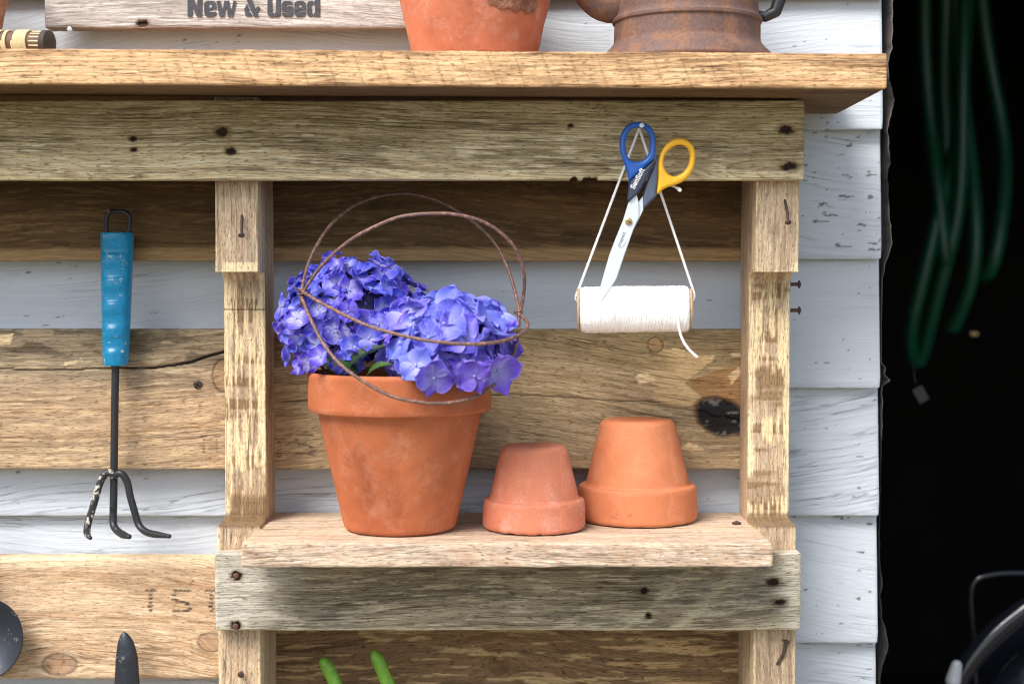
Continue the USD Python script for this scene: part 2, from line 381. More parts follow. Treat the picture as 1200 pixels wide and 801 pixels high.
for nm, tr in (('hydrangea_petal', 0.28), ('hydrangea_leaf', 0.15)):
    mat(nm, {'c': ('attribute', {'attribute': 'Cd'}), 'g': ('geometry', {}), 'n': ('noise_texture', {'scale': 420.0, 'detail': 3.0}),
             'v': ('map_range', {'from_min': 0.3, 'from_max': 0.7, 'to_min': 0.86, 'to_max': 1.12}), 'x': ('vector_math', {'math_type': 'multiply'}),
             'b': ('bump', {'strength': 0.25, 'distance': 0.0004}),
             'p': ('principled_bsdf', {'roughness': 0.5, 'specular_ior_level': 0.35}), 't': ('translucent_bsdf', {}), 'm': ('mix_closure', {'fac': tr})},
        [('c.color', 'x.vector1'), ('g.position', 'n.vector'), ('n.fac', 'v.value'), ('v.result', 'x.vector2'), ('n.fac', 'b.height'), ('b.normal', 'p.normal'),
         ('x.vector', 'p.base_color'), ('x.vector', 't.color'), ('p.BSDF', 'm.closure1'), ('t.BSDF', 'm.closure2')], surface='m.closure')


# ------------------------------------------------------------------ wood
GRAIN = {}


def wood(u, v, w, seed, pr):
    """Solid wood: growth rings round a pith that wanders along the board, knots that push the rings aside, fibres, weathering. Returns colour and relief."""
    g = lambda k, d: pr.get(k, d)
    su = u + seed * 3.71 - g('shift', 0.135)
    st = lambda a, b, c: np.stack([su * a, v * b + seed, w * c + 2 * seed], -1)
    v0 = g('v0', 0.03) + g('wander', 0.03) * (fbm(np.stack([su * g('wf', 2.5), 0 * u + seed, 0 * u], -1), 3, seed) - 0.5) * 2
    w0 = g('w0', 0.05)
    r = np.sqrt((v - v0) ** 2 + (w - w0) ** 2)
    kin, kedge = np.zeros_like(u), np.zeros_like(u); q = v - v0 + 0.83 * w
    for (ku, kv, ka, kb) in g('knots', []):
        du, dv = (u - ku) / ka, (v - kv) / kb
        d = np.sqrt(du * du + dv * dv)
        r = r + g('kpush', 0.9) * kb * np.exp(-(du / 2.6) ** 2 - (dv / 1.7) ** 2)
        q = q - (v - kv) / np.maximum(d * d, 1.0) * 0.85
        kin = np.maximum(kin, 1 - sm(0.75, 1.0, d)); kedge = np.maximum(kedge, np.exp(-((d - 1.0) / 0.14) ** 2))
    t = r / g('ring', 0.004) + g('jit', 1.2) * (fbm(st(5, 35, 35), 3, seed + 1) - 0.5)
    f1 = fbm(st(14, 300, 300), 3, seed + 2)
    blot = fbm(st(4, 20, 20), 4, seed + 4)
    col = np.asarray(g('early', S(200, 165, 120))) * np.ones(u.shape + (3,))
    col = mixc(col, g('late', S(140, 100, 62)), g('late_amt', 0.6) * sm(0.35, 0.7, fbm(np.stack([su * 2, q * 90, 0 * u + seed], -1), 3, seed + 16)) * 0.6)
    col = mixc(col, g('grey', S(150, 142, 118)), sm(0.40, 0.62, blot) * g('grey_amt', 0.5))
    col = col * (1 + g('fib', 0.55) * (f1 - 0.5) * 0.9)[..., None]
    dirt = sm(g('dirt_t', 0.52), g('dirt_t', 0.52) + 0.14, fbm(np.stack([su * 30, q * 260, 0 * u + seed], -1), 4, seed + 5) + 0.45 * (fbm(st(5, 22, 22), 2, seed + 15) - 0.5))
    col = mixc(col, g('dirt', S(70, 58, 40)), dirt * g('dirt_amt', 0.5))
    pale = sm(0.60, 0.68, fbm(np.stack([su * 45, q * 480, 0 * u + seed], -1), 3, seed + 7))
    col = mixc(col, g('pale', S(228, 208, 168)), pale * g('pale_amt', 0.4))
    col = mixc(col, g('knot', S(120, 78, 46)) * (0.8 + 0.4 * f1[..., None]), kin * 0.55); col = mixc(col, S(44, 30, 20), kedge * 0.65)
    h = g('relief', 0.00025) * (f1 - 0.5) * 1.6 + 0.0006 * (blot - 0.5) - 0.0003 * kedge - 0.0002 * dirt
    lum = (col * [0.3, 0.59, 0.11]).sum(-1, keepdims=True); col = col + (lum - col) * g('desat', 0.14)
    GRAIN['gc'] = np.stack([su, q, t], -1); GRAIN['wp'] = np.stack([g('late_amt', 0.6) + 0 * u, g('crack', 0.7) + 0 * u, g('speck', 0.6) + 0 * u], -1)
    return np.clip(col, 0.004, 1), h


def board(name, parent, mat_name, us, W, T, org, eu, ev, ew, shade, dv=0.0011, dw=0.0016, r0=0.0016, rag=0.0010, wf=None, slope=0.0, back_dense=False, bow=0.0, seed=0, taper=0.0, label=None):
    """A board as ONE mesh swept along u; v runs across the face, w into the depth. shade(u, v, w) gives colour and relief."""
    us = np.asarray(us, float); nu = len(us)
    fr = np.r_[np.linspace(0, W, max(3, int(W / dv)) + 1)]
    dp = np.r_[0.35 * dw, np.linspace(0, T, max(3, int(T / dw)) + 1)[1:-1], T - 0.35 * dw]
    bk = np.linspace(W, 0, (max(3, int(W / dv)) + 1) if back_dense else 5)
    lv = np.concatenate([fr, np.full(len(dp), W), bk, np.zeros(len(dp))])
    lw = np.concatenate([np.zeros(len(fr)), dp / T, np.ones(len(bk)), dp[::-1] / T])
    nl = len(lv)
    U = np.repeat(us[:, None], nl, 1); V = np.repeat(lv[None], nu, 0); Wn = np.repeat(lw[None], nu, 0)
    front = np.zeros_like(U) if wf is None else np.repeat(wf(us)[:, None], nl, 1)
    D = front + Wn * (T - front)
    corner = (np.abs(V - W / 2) * 2 / W > 0.5) * 1.0
    rr = r0 + rag * 2.2 * np.clip(fbm(np.stack([U * 55, np.sign(V - W / 2) * 9 + seed, np.sign(Wn - 0.5) * 7], -1), 4, seed + 11) - 0.42, 0, 1)
    rr = np.minimum(rr, 0.45 * min(W, T))
    cv, cw = np.clip(V, rr, W - rr), np.clip(D, front + rr, T - rr)
    dv_, dw_ = V - cv, D - cw; L = np.sqrt(dv_ ** 2 + dw_ ** 2) + 1e-12
    both = (np.abs(dv_) > 1e-9) & (np.abs(dw_) > 1e-9)
    nv, nw = dv_ / L, dw_ / L
    # outside the rounded corners the outward normal is that of the face
    on_f, on_b, on_t, on_o = Wn <= 0, Wn >= 1, V >= W, V <= 0
    nv = np.where(both, nv, np.where(on_t, 1.0, np.where(on_o, -1.0, 0.0)) * ((np.abs(dv_) > 1e-9)))
    nw = np.where(both, nw, np.where(on_f & (np.abs(dw_) > 1e-9), -1.0, np.where(on_b & (np.abs(dw_) > 1e-9), 1.0, 0.0)))
    PV = np.where(both, cv + rr * nv, V); PW = np.where(both, cw + rr * nw, D)
    col, h = shade(U, V, D); gm, wm_ = GRAIN['gc'], GRAIN['wp']
    PV = PV + nv * h; PW = PW + nw * h
    end = np.minimum(U - us[0], us[-1] - U); k = 1 - 0.03 * (end < 1e-6)
    PV = W / 2 + (PV - W / 2) * np.where(end < 1e-6, 1 - 2 * 0.0009 / W, 1); PW = np.where(end < 1e-6, np.clip(PW, front + 0.0008, T - 0.0008), PW)
    PW = PW * (1 - taper * PV / W) + slope * PV + bow * np.sin((U - us[0]) / (us[-1] - us[0]) * math.pi)
    P = np.asarray(org) + U[..., None] * np.asarray(eu) + PV[..., None] * np.asarray(ev) + PW[..., None] * np.asarray(ew)
    verts = [P.reshape(-1, 3)]; cols = [col.reshape(-1, 3)]; gcs = [gm.reshape(-1, 3)]; wps = [wm_.reshape(-1, 3)]; F = []
    i = np.arange(nu - 1)[:, None] * nl; a = np.arange(nl)[None]; b = (a + 1) % nl
    q = [(i + a), (i + b), (i + nl + b), (i + nl + a)]
    F.append(np.stack([q[0].ravel(), q[1].ravel(), q[2].ravel()], 1)); F.append(np.stack([q[0].ravel(), q[2].ravel(), q[3].ravel()], 1))
    n0 = nu * nl
    for e, (ui, flip) in enumerate(((0, True), (nu - 1, False))):
        ring = P[ui]; c = ring.mean(0); prev = None
        uu, vv, ww = U[ui], V[ui], D[ui]; vc, wc = W / 2, (front[ui].mean() + T) / 2
        for s in (1.0, 0.86, 0.7, 0.5, 0.28, 0.05):
            rp = c + (ring - c) * s; rc, rh = shade(uu, vc + (vv - vc) * s, wc + (ww - wc) * s)
            ge, we = GRAIN['gc'], GRAIN['wp']
            rp = rp + np.asarray(eu) * ((-1 if flip else 1) * (0.0 if s == 1.0 else 0.0006 + rh.clip(-0.001, 0.001)))[..., None] if s != 1.0 else rp
            verts.append(rp); cols.append(rc * 0.92); gcs.append(ge + np.stack([vc + (vv - vc) * s * 6, 0 * uu, 0 * uu], -1)); wps.append(we)
            cur = n0 + np.arange(nl); n0 += nl
            if prev is not None:
                p2, c2 = np.roll(prev, -1), np.roll(cur, -1)
                A, B = np.stack([prev, p2, c2], 1), np.stack([prev, c2, cur], 1)
                F += [A[:, ::-1], B[:, ::-1]] if flip else [A, B]
            prev = cur
        verts.append(c[None]); cols.append(cols[-1].mean(0)[None]); gcs.append(gcs[-1].mean(0)[None]); wps.append(wps[-1].mean(0)[None])
        A = np.stack([prev, np.roll(prev, -1), np.full(nl, n0)], 1); n0 += 1
        F.append(A[:, ::-1] if flip else A)
    F = np.vstack(F); Vx = np.vstack(verts)
    t = Vx[F]; vol = np.einsum('ij,ij->i', t[:, 0], np.cross(t[:, 1], t[:, 2])).sum()
    if vol < 0: F = F[:, ::-1]
    return obj(name, (Vx, F), mat_name, parent, smooth=True, col=np.vstack(cols), gc=np.vstack(gcs), wp=np.vstack(wps), label=label)


X, Y, Z = np.eye(3)


def stations(*spans):
    """(start, end, step) spans joined into increasing station positions."""
    out = []
    for a, b, s in spans: out.append(np.linspace(a, b, max(2, int(round((b - a) / s)) + 1))[:-1])
    return np.r_[np.concatenate(out), spans[-1][1]]


def hole(col, h, u, v, hu, hv, ru, rv, seed, dark=S(30, 18, 12), rim=None):
    q = np.sqrt(((u - hu) / ru) ** 2 + ((v - hv) / rv) ** 2) + 0.7 * (fbm(np.stack([u * 420, v * 420, 0 * u + seed], -1), 2, seed) - 0.5)
    k = 1 - sm(0.75, 1.05, q)
    if rim is not None: col = mixc(col, rim, (1 - sm(1.0, 1.9, q)) * 0.6)
    return mixc(col, dark, k), h - 0.0028 * k


# ------------------------------------------------------------------ ground
gr = trimesh.creation.box([160, 160, 0.2]); gr.apply_translation([0, 0, -0.1])
tag(obj('ground', gr, 'ground_dirt'), 'bare trodden ground in front of the shed', kind='structure')

# ------------------------------------------------------------------ shed: lap siding, dark open doorway
shed = thing('shed', 'shed wall of pale lavender painted lap siding beside a dark open doorway', 'shed')
YS = 0.113
XE = at(1031.5, 400, YS)[0]
LAP = 0.1249
zref = at(1000, 303.5, YS)[2]
CHIP = {0: 0.735, -1: 0.84, -2: 0.86, -3: 0.84, -4: 0.86, 1: 0.82, 2: 0.86}


def siding_shade(seed, chip, flat):
    rg = np.random.default_rng(seed)
    v0, w0, ph = rg.uniform(-0.05, 0.16), rg.uniform(0.012, 0.05), rg.uniform(0, 9)

    def f(u, v, w):
        st = lambda a, b: np.stack([u * a + seed * 5.1, v * b, 0 * u + seed], -1)
        vc = v0 + 0.06 * (fbm(st(2.2, 0), 3, seed + 20) - 0.5) * 2 + 0.03 * np.sin(u * 3 + ph)
        r = np.sqrt((v - vc) ** 2 + w0 ** 2) + 0.0035 * (fbm(st(9, 22), 3, seed + 21) - 0.5)
        t = r / 0.0046
        g = fbm(st(10, 330), 3, seed + 1); area = sm(0.40, 0.62, fbm(st(4, 16), 3, seed + 2))
        blot = fbm(st(5, 20), 4, seed + 4)
        col = S(198, 205, 212) * (0.95 + 0.10 * blot)[..., None] * (1 + 0.06 * (g - 0.5))[..., None]
        ch = sm(chip, chip + 0.03, fbm(st(95, 330), 4, seed + 5) + 0.30 * (fbm(st(14, 24), 2, seed + 6) - 0.5) + 0.08 * sm(0.29, 0.36, u))
        col = mixc(col, S(96, 90, 86) * (0.7 + 0.6 * g[..., None]), ch * 0.85)
        low = 1 - sm(0.002, 0.006, v + 0.004 * (fbm(st(30, 5), 3, seed + 7) - 0.5))
        col = mixc(col, S(168, 172, 176), low * 0.4)
        s_ = np.modf(t)[0]; ridge = sm(0.2, 0.8, s_) * (1 - sm(0.86, 1, s_))
        h = 0.00016 * ridge * (0.3 + 0.7 * area) * flat - 0.0003 * ch + 0.0006 * (blot - 0.5)
        GRAIN['gc'] = np.stack([u + seed, v - vc + 0.012 * np.sin(u * 7 + ph), t], -1); GRAIN['wp'] = np.stack([(0.25 + 0.75 * area) * flat, (0.2 + 0.55 * area) * flat, 0.12 * flat + 0 * u], -1)
        return col, h
    return f


for k in range(-8, 10):
    zb = zref + k * LAP
    inframe = -4 <= k <= 2
    us = stations((-1.6, -0.5, 0.05), (-0.5, 0.25, 0.0021), (0.25, XE, 0.0011)) if inframe else stations((-1.6, XE, 0.05))
    if zb + LAP > 2.32: break
    zb0 = max(zb, 0.0)
    board('siding_board', shed, 'siding_paint', us, LAP + 0.012, 0.0095, (0, YS, zb0), X, Z, Y,
          siding_shade(40 + k, CHIP.get(k, 0.9), 0.45 if k in (-1, 1) else 1.0), dv=0.0011 if inframe else 0.02, dw=0.002, r0=0.0011, rag=0.0010, slope=0.088, taper=0.35, seed=40 + k)
obj('sheathing', bx(-1.6, XE - 0.004, 0.138, 0.160, 0, 2.3), 'interior_wood', shed)
# torn black felt that hangs out of the wall's edge
edge = [(-60, 1049), (0, 1050), (55, 1047), (75, 1043), (92, 1044), (116, 1051), (140, 1045), (152, 1043), (190, 1046), (198, 1043), (240, 1046), (270, 1048), (284, 1050), (300, 1044), (318, 1039), (332, 1036),
        (424, 1036), (432, 1043), (440, 1041), (447, 1047), (453, 1038), (560, 1035), (664, 1034), (690, 1038), (700, 1034), (728, 1037), (742, 1041), (758, 1044), (780, 1038), (801, 1034), (900, 1040)]
vv = np.linspace(-60, 900, 700); ee = np.interp(vv, [e[0] for e in edge], [e[1] for e in edge]) + 3.0 * (fbm(np.stack([vv * 0.11, 0 * vv, 0 * vv], -1), 4, 3) - 0.5)
rows, fc = [], []
for v_, e_ in zip(vv, ee):
    tip = at(e_, v_, YS - 0.002); root = np.array([XE - 0.012, YS + 0.0245, tip[2]]); mid = np.array([XE + 0.0035, YS + 0.022, tip[2]])
    q = 0.6 * (float(fbm(np.array([v_ * 0.008, 1.0, 0.0]), 2, 5)) - 0.5)
    t2 = np.array([max(tip[0], XE + 0.004), YS + 0.010 + 0.02 * q, tip[2]])
    rows.append([root, mid, mid * 0.5 + t2 * 0.5 + np.array([0, 0.003, 0]), t2 * 0.96 + mid * 0.04, t2])
rows = np.array(rows); n_, m_ = rows.shape[:2]
back = rows + np.array([0.0004, 0.0007, 0])
fel = np.concatenate([rows, back[:, ::-1]], 1); ml = fel.shape[1]
fcol = np.empty(fel.shape); fcol[:] = S(44, 40, 40)
tint = sm(0.45, 0.6, fbm(np.stack([vv * 0.02, 0 * vv, 0 * vv + 4], -1), 3, 8))
for j in (3, 4, 5, 6): fcol[:, j] = S(70, 66, 66) * (0.35 + 0.8 * tint[:, None])
for j in (4, 5): fcol[:, j] = S(150, 146, 142) * (0.2 + 0.9 * tint[:, None])
ii = np.arange(n_ - 1)[:, None] * ml; a_ = np.arange(ml)[None]; b_ = (a_ + 1) % ml
F_ = np.vstack([np.stack([(ii + a_).ravel(), (ii + b_).ravel(), (ii + ml + b_).ravel()], 1), np.stack([(ii + a_).ravel(), (ii + ml + b_).ravel(), (ii + ml + a_).ravel()], 1)])
obj('felt_sheet', (fel.reshape(-1, 3), F_), 'tar_paper', shed, col=fcol.reshape(-1, 3), label='torn black felt curling out of the siding edge at the doorway')
# door opening and interior
DX = 1.10
obj('shade_lintel', bx(XE + 0.002, DX, 0.113, 0.160, 1.62, 2.3), 'interior_wood', shed)  # unseen lintel, set low to keep sun and sky off the interior
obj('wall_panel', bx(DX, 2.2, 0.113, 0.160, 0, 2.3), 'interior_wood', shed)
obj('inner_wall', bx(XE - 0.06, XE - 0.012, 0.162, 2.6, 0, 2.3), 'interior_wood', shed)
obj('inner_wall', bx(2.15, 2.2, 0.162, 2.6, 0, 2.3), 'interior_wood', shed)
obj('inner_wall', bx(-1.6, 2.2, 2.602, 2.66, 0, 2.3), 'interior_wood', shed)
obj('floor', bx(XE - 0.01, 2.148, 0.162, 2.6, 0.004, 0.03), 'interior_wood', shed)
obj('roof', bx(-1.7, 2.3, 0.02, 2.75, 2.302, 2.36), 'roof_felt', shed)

# ------------------------------------------------------------------ pallet with shelves
pallet = thing('pallet_shelf', 'upright wooden pallet turned into a potting shelf against the shed siding', 'pallet shelf')
YF, TF = -0.016, 0.0158          # front boards: face and thickness
YB, TB = 0.0892, 0.018           # back boards
olive = dict(early=S(214, 198, 156), late=S(150, 130, 92), grey=S(196, 184, 150), dirt=S(92, 76, 46), pale=S(232, 220, 184))


def loc(u, v, y, org):
    p = at(u, v, y); return p[0] - org[0], p[2] - org[2]


# upper front board
zt, zb = at(600, 117.5, YF)[2], at(600, 211, YF)[2]; x0, x1 = -0.755, at(942, 165, YF)[0]
org = (x0, YF, zb); Wd = zt - zb
k1 = loc(235, 232, YF, org); k2 = loc(800, 218, YF, org); k3 = loc(712, 205, YF, org)
P1 = dict(olive, v0=0.012, w0=0.02, ring=0.0027, wander=0.016, wf=1.7, late_amt=1.0, grey_amt=0.5, fib=0.5, dirt_amt=0.4, dirt_t=0.55, speck=0.5, pale_amt=0.6, crack=0.6, desat=0.05, relief=0.00035,
          knots=[(k2[0], k2[1], 0.020, 0.012)])


def shade(u, v, w):
    col, h = wood(u, v, w, 1, P1)
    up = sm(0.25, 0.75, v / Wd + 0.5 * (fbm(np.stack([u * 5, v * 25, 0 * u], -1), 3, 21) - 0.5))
    col = mixc(col, S(134, 116, 74), up * 0.45)  # upper half browner, partly the top shelf's shadow painted in
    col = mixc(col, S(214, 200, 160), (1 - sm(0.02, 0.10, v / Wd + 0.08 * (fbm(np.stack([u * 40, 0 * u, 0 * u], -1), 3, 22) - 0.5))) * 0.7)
    for (a, b, ra, rb) in ((260, 154, 8, 5), (270, 177, 6.5, 4), (156, 162, 4, 3), (157, 175, 4, 2.5), (925, 195, 9, 5), (921, 152, 9, 5), (669, 147, 3, 2)):
        hu, hv = loc(a, b, YF, org); col, h = hole(col, h, u, v, hu, hv, ra * px(YF), rb * px(YF), int(a), dark=S(44, 28, 16), rim=S(96, 76, 44))
    for a, wd in ((672, 5), (688, 6), (697, 4)):
        hu, _ = loc(a, 210, YF, org); col, h = hole(col, h, u, v, hu, 0.0, wd * px(YF), 0.003, int(a), dark=S(60, 40, 22))
    return col, h


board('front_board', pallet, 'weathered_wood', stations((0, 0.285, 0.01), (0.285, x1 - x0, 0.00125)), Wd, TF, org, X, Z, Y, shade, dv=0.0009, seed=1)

# lower front board
zt, zb = at(600, 647, YF)[2], at(600, 738.5, YF)[2]; xl, xr = at(252.5, 695, YF)[0], at(938, 695, YF)[0]
org2 = (xl, YF, zb); Wl = zt - zb
P2 = dict(olive, early=S(160, 145, 116), late=S(98, 84, 62), grey=S(132, 124, 108), v0=0.09, w0=0.03, ring=0.0035, wander=0.02, late_amt=0.6, grey_amt=0.7, fib=0.6, dirt=S(70, 62, 44), dirt_amt=0.4, dirt_t=0.53, speck=0.5, pale_amt=0.3, crack=0.6)


def shade(u, v, w):
    col, h = wood(u, v, w, 2, P2); Lb = xr - xl
    n = fbm(np.stack([u * 9, v * 60, 0 * u], -1), 4, 31) - 0.5; n2 = fbm(np.stack([u * 14, v * 200, 0 * u], -1), 3, 33)
    endl = 1 - sm(0.015, 0.085, u + 0.09 * n)
    col = mixc(col, S(196, 190, 176) * (0.75 + 0.5 * n2[..., None]), endl * 0.75)
    col = mixc(col, S(74, 74, 74), (1 - sm(0.0, 0.05, np.abs(u - 0.045) )) * sm(0.55, 0.9, v / Wl) * sm(0.4, 0.6, n2) * 0.7)
    endr = sm(-0.028, -0.004, u - Lb + 0.02 * n)
    col = mixc(col, S(206, 200, 182) * (0.75 + 0.5 * n2[..., None]), endr * 0.7)
    for c0, wid in ((0.405, 0.008), (0.485, 0.006), (0.36, 0.004)):      # slanting circular-saw marks
        d = u - (c0 + 0.075 * (v / Wl) ** 0.8 * 1.0)
        col = mixc(col, S(190, 182, 150), np.exp(-(d / wid) ** 2) * (0.25 + 0.5 * n2) * (1 - 0.5 * v / Wl))
    col = mixc(col, S(188, 178, 150), (1 - sm(0.01, 0.05, v / Wl)) * 0.8)
    for (a, b, ra, rb) in ((277, 674, 6, 5.5), (276, 733, 6, 5), (906, 682, 8, 5), (914, 706, 7, 4), (755, 692, 5, 4), (760, 721, 3.5, 3.5)):
        hu, hv = loc(a, b, YF, org2); col, h = hole(col, h, u, v, hu, hv, ra * px(YF), rb * px(YF), int(a), dark=S(50, 26, 16), rim=S(96, 74, 52))
    return col, h


board('front_board', pallet, 'weathered_wood', stations((0, xr - xl, 0.00125)), Wl, TF, org2, X, Z, Y, shade, dv=0.0009, seed=2)

# stringers: two-by-fours on edge with a forklift notch cut into their front
z_top = at(600, 98, -0.07)[2] - 0.0006
n_top, n_bot = at(277, 318.5, 0)[2], at(277, 616, 0)[2]


def notch(us):
    z = us
    top = np.where(z > n_top, 0.0, 0.038 - 0.012 * np.clip(1 - (n_top - z) / 0.010, 0, 1) ** 2)
    bot = np.where(z < n_bot, 0.0, 0.038 - 0.012 * np.clip(1 - (z - n_bot) / 0.004, 0, 1) ** 2)
    return np.minimum(top, bot)


def stringer(xc, seed, pr):
    def shade(u, v, w):
        col, h = wood(u, v, w, seed, pr)
        inn = (u < n_top) & (u > n_bot) & (w < 0.0385)
        q = lambda a, b, s: fbm(np.stack([u * a + seed, v * b, w * 3], -1), 4, seed + s)
        fv = v / 0.038
        # saw chatter across the notch face and splintered pale arrises
        band = q(95, 10, 50); band = sm(0.50, 0.60, band)
        col = mixc(col, S(132, 104, 70), band * inn * 0.8)
        col = mixc(col, S(120, 96, 66), np.exp(-((u - n_bot - 0.012) / 0.022) ** 2) * inn * 0.55)
        pale = sm(0.30, 0.42, np.abs(fv - 0.5) + 0.30 * (q(60, 60, 51) - 0.5)) * sm(0.35, 0.5, q(38, 16, 52))
        col = mixc(col, S(240, 220, 178), pale * inn * 0.85)
        fib = sm(0.48, 0.56, q(40, 500, 56))
        col = mixc(col, S(238, 214, 168), fib * inn * sm(0.40, 0.52, q(26, 12, 57)) * 0.9)
        edge_ = sm(0.42, 0.47, np.abs(fv - 0.5) + 0.05 * (q(60, 60, 53) - 0.5))
        col = mixc(col, S(236, 214, 170), edge_ * (w < 0.02) * (1 - inn) * 0.55)
        col = mixc(col, S(236, 216, 172), (np.abs(u - n_top - 0.004) < 0.004) * sm(0.45, 0.55, q(80, 80, 54)) * (w < 0.01) * 0.8)
        col = mixc(col, S(70, 50, 28), (np.exp(-((u - n_top + 0.010) / 0.012) ** 2) * inn * 0.25))
        ledge = (np.abs(u - n_bot) < 0.0009) & (w < 0.037)
        led = (1 - sm(0.001, 0.006, np.abs(u - n_bot - 0.002))) * (w < 0.0385)
        col = mixc(col, S(112, 88, 60) * (0.55 + 0.9 * q(500, 300, 58)[..., None]), led * 0.9)
        line = (np.abs(u - (n_top - 0.034) - 0.001 * (q(3, 40, 59) - 0.5)) < 0.0005) & (seed == 5)
        col = mixc(col, S(60, 42, 26), line * inn * 0.7)
        h = h + inn * (0.0009 * (q(95, 10, 50) - 0.5) - 0.0004 * line)
        return col, h
    return board('stringer', pallet, 'rough_sawn_wood', stations((0.0, 0.70, 0.03), (0.70, n_bot - 0.006, 0.0013), (n_bot - 0.006, n_bot - 0.0004, 0.0008), (n_bot - 0.0004, n_bot + 0.0004, 0.0001), (n_bot + 0.0004, n_bot + 0.02, 0.0006), (n_bot + 0.02, n_top - 0.02, 0.0013), (n_top - 0.02, n_top - 0.0003, 0.0006), (n_top - 0.0003, n_top + 0.0004, 0.0001), (n_top + 0.0004, n_top + 0.004, 0.0006), (n_top + 0.004, z_top, 0.0013)),
                 0.0385, 0.089, (xc - 0.01925, 0, 0), Z, X, Y, shade, dv=0.001, dw=0.0022, wf=notch, seed=seed, r0=0.0013)


PS = dict(shift=0.0, early=S(202, 172, 136), late=S(168, 136, 102), grey=S(178, 156, 126), v0=-0.03, w0=0.03, ring=0.004, wander=0.01, late_amt=0.6, grey_amt=0.4, fib=0.32, dirt_amt=0.3, speck=0.5, pale_amt=0.4, crack=0.5)
xs1, xs2 = at(277, 265, 0)[0], at(911, 265, 0)[0]
stringer(xs1, 5, PS); stringer(xs2, 6, PS); stringer(xs1 - 0.487, 7, PS)

# back boards, nailed to the rear of the stringers
XB0, XB1 = -0.755, xs2 + 0.019


def back(v_top, v_bot, seed, pr, post=None, dv=0.0011, tb=TB, r0=0.0016, rag=0.001, yb=YB, xa=None, xb=None):
    zt, zb = at(600, v_top, yb)[2], at(600, v_bot, yb)[2]; xa_, xb_ = XB0 if xa is None else xa, XB1 if xb is None else xb; o = (xa_, yb, zb); Wb = zt - zb

    def shade(u, v, w):
        col, h = wood(u, v, w, seed, pr)
        return post(u, v, w, col, h, o, Wb) if post else (col, h)
    board('back_board', pallet, 'weathered_wood', stations((0, 0.275, 0.01), (0.275, xb_ - xa_, 0.0014)) if xa is None else stations((0, xb_ - xa_, 0.0014)), Wb, tb, o, X, Z, Y, shade, dv=dv, seed=seed, r0=r0, rag=rag)


brown = dict(early=S(110, 82, 42), late=S(66, 46, 22), grey=S(88, 72, 42), dirt=S(52, 36, 20), pale=S(168, 130, 80))


def post_top(u, v, w, col, h, o, Wb):
    n = fbm(np.stack([u * 20, 0 * u, 0 * u], -1), 3, 61) - 0.5
    low = 1 - sm(0.07, 0.11, v / Wb + 0.02 * n)
    return mixc(col, S(190, 158, 112), low * 0.6), h


back(140, 305.5, 11, dict(brown, v0=0.05, w0=0.04, ring=0.0055, wander=0.03, wf=3.0, late_amt=0.8, grey_amt=0.25, fib=0.35, dirt_amt=0.25, speck=0.1, pale_amt=0.25, crack=0.2), post_top, dv=0.0014)

tan = dict(early=S(206, 178, 142), late=S(170, 138, 102), grey=S(172, 154, 122), dirt=S(96, 78, 50), pale=S(232, 206, 158))
STAMP = {'I': [(0, 0), (1, 0), (2, 0), (1, 1), (1, 2), (1, 3), (1, 4), (1, 5), (0.6, 4)], 'S': [(0, 0), (1, 0), (2, 0), (2.6, 0), (-0.2, 1), (-0.1, 2), (0.6, 2.5), (1.5, 2.7), (2.3, 3), (2.5, 3.4), (0, 5), (1, 5), (2, 5), (2.6, 5), (3, 4.4)]}


def stamp(col, h, u, v, o, yb, uu, vv, glyph, sx, sy, seed, amt=0.85):
    for j, (a, b) in enumerate(STAMP[glyph]):
        hu, hv = loc(uu + a * sx, vv + b * sy, yb, o)
        q = np.sqrt(((u - hu) / (sx * 0.62 * px(yb))) ** 2 + ((v - hv) / (sy * 0.36 * px(yb))) ** 2) + 1.1 * (fbm(np.stack([u * 700, v * 900, 0 * u + j], -1), 2, seed) - 0.5)
        k = (1 - sm(0.7, 1.1, q)) * amt
        col = mixc(col, S(62, 54, 50), k); h = h - 0.0003 * k
    return col, h


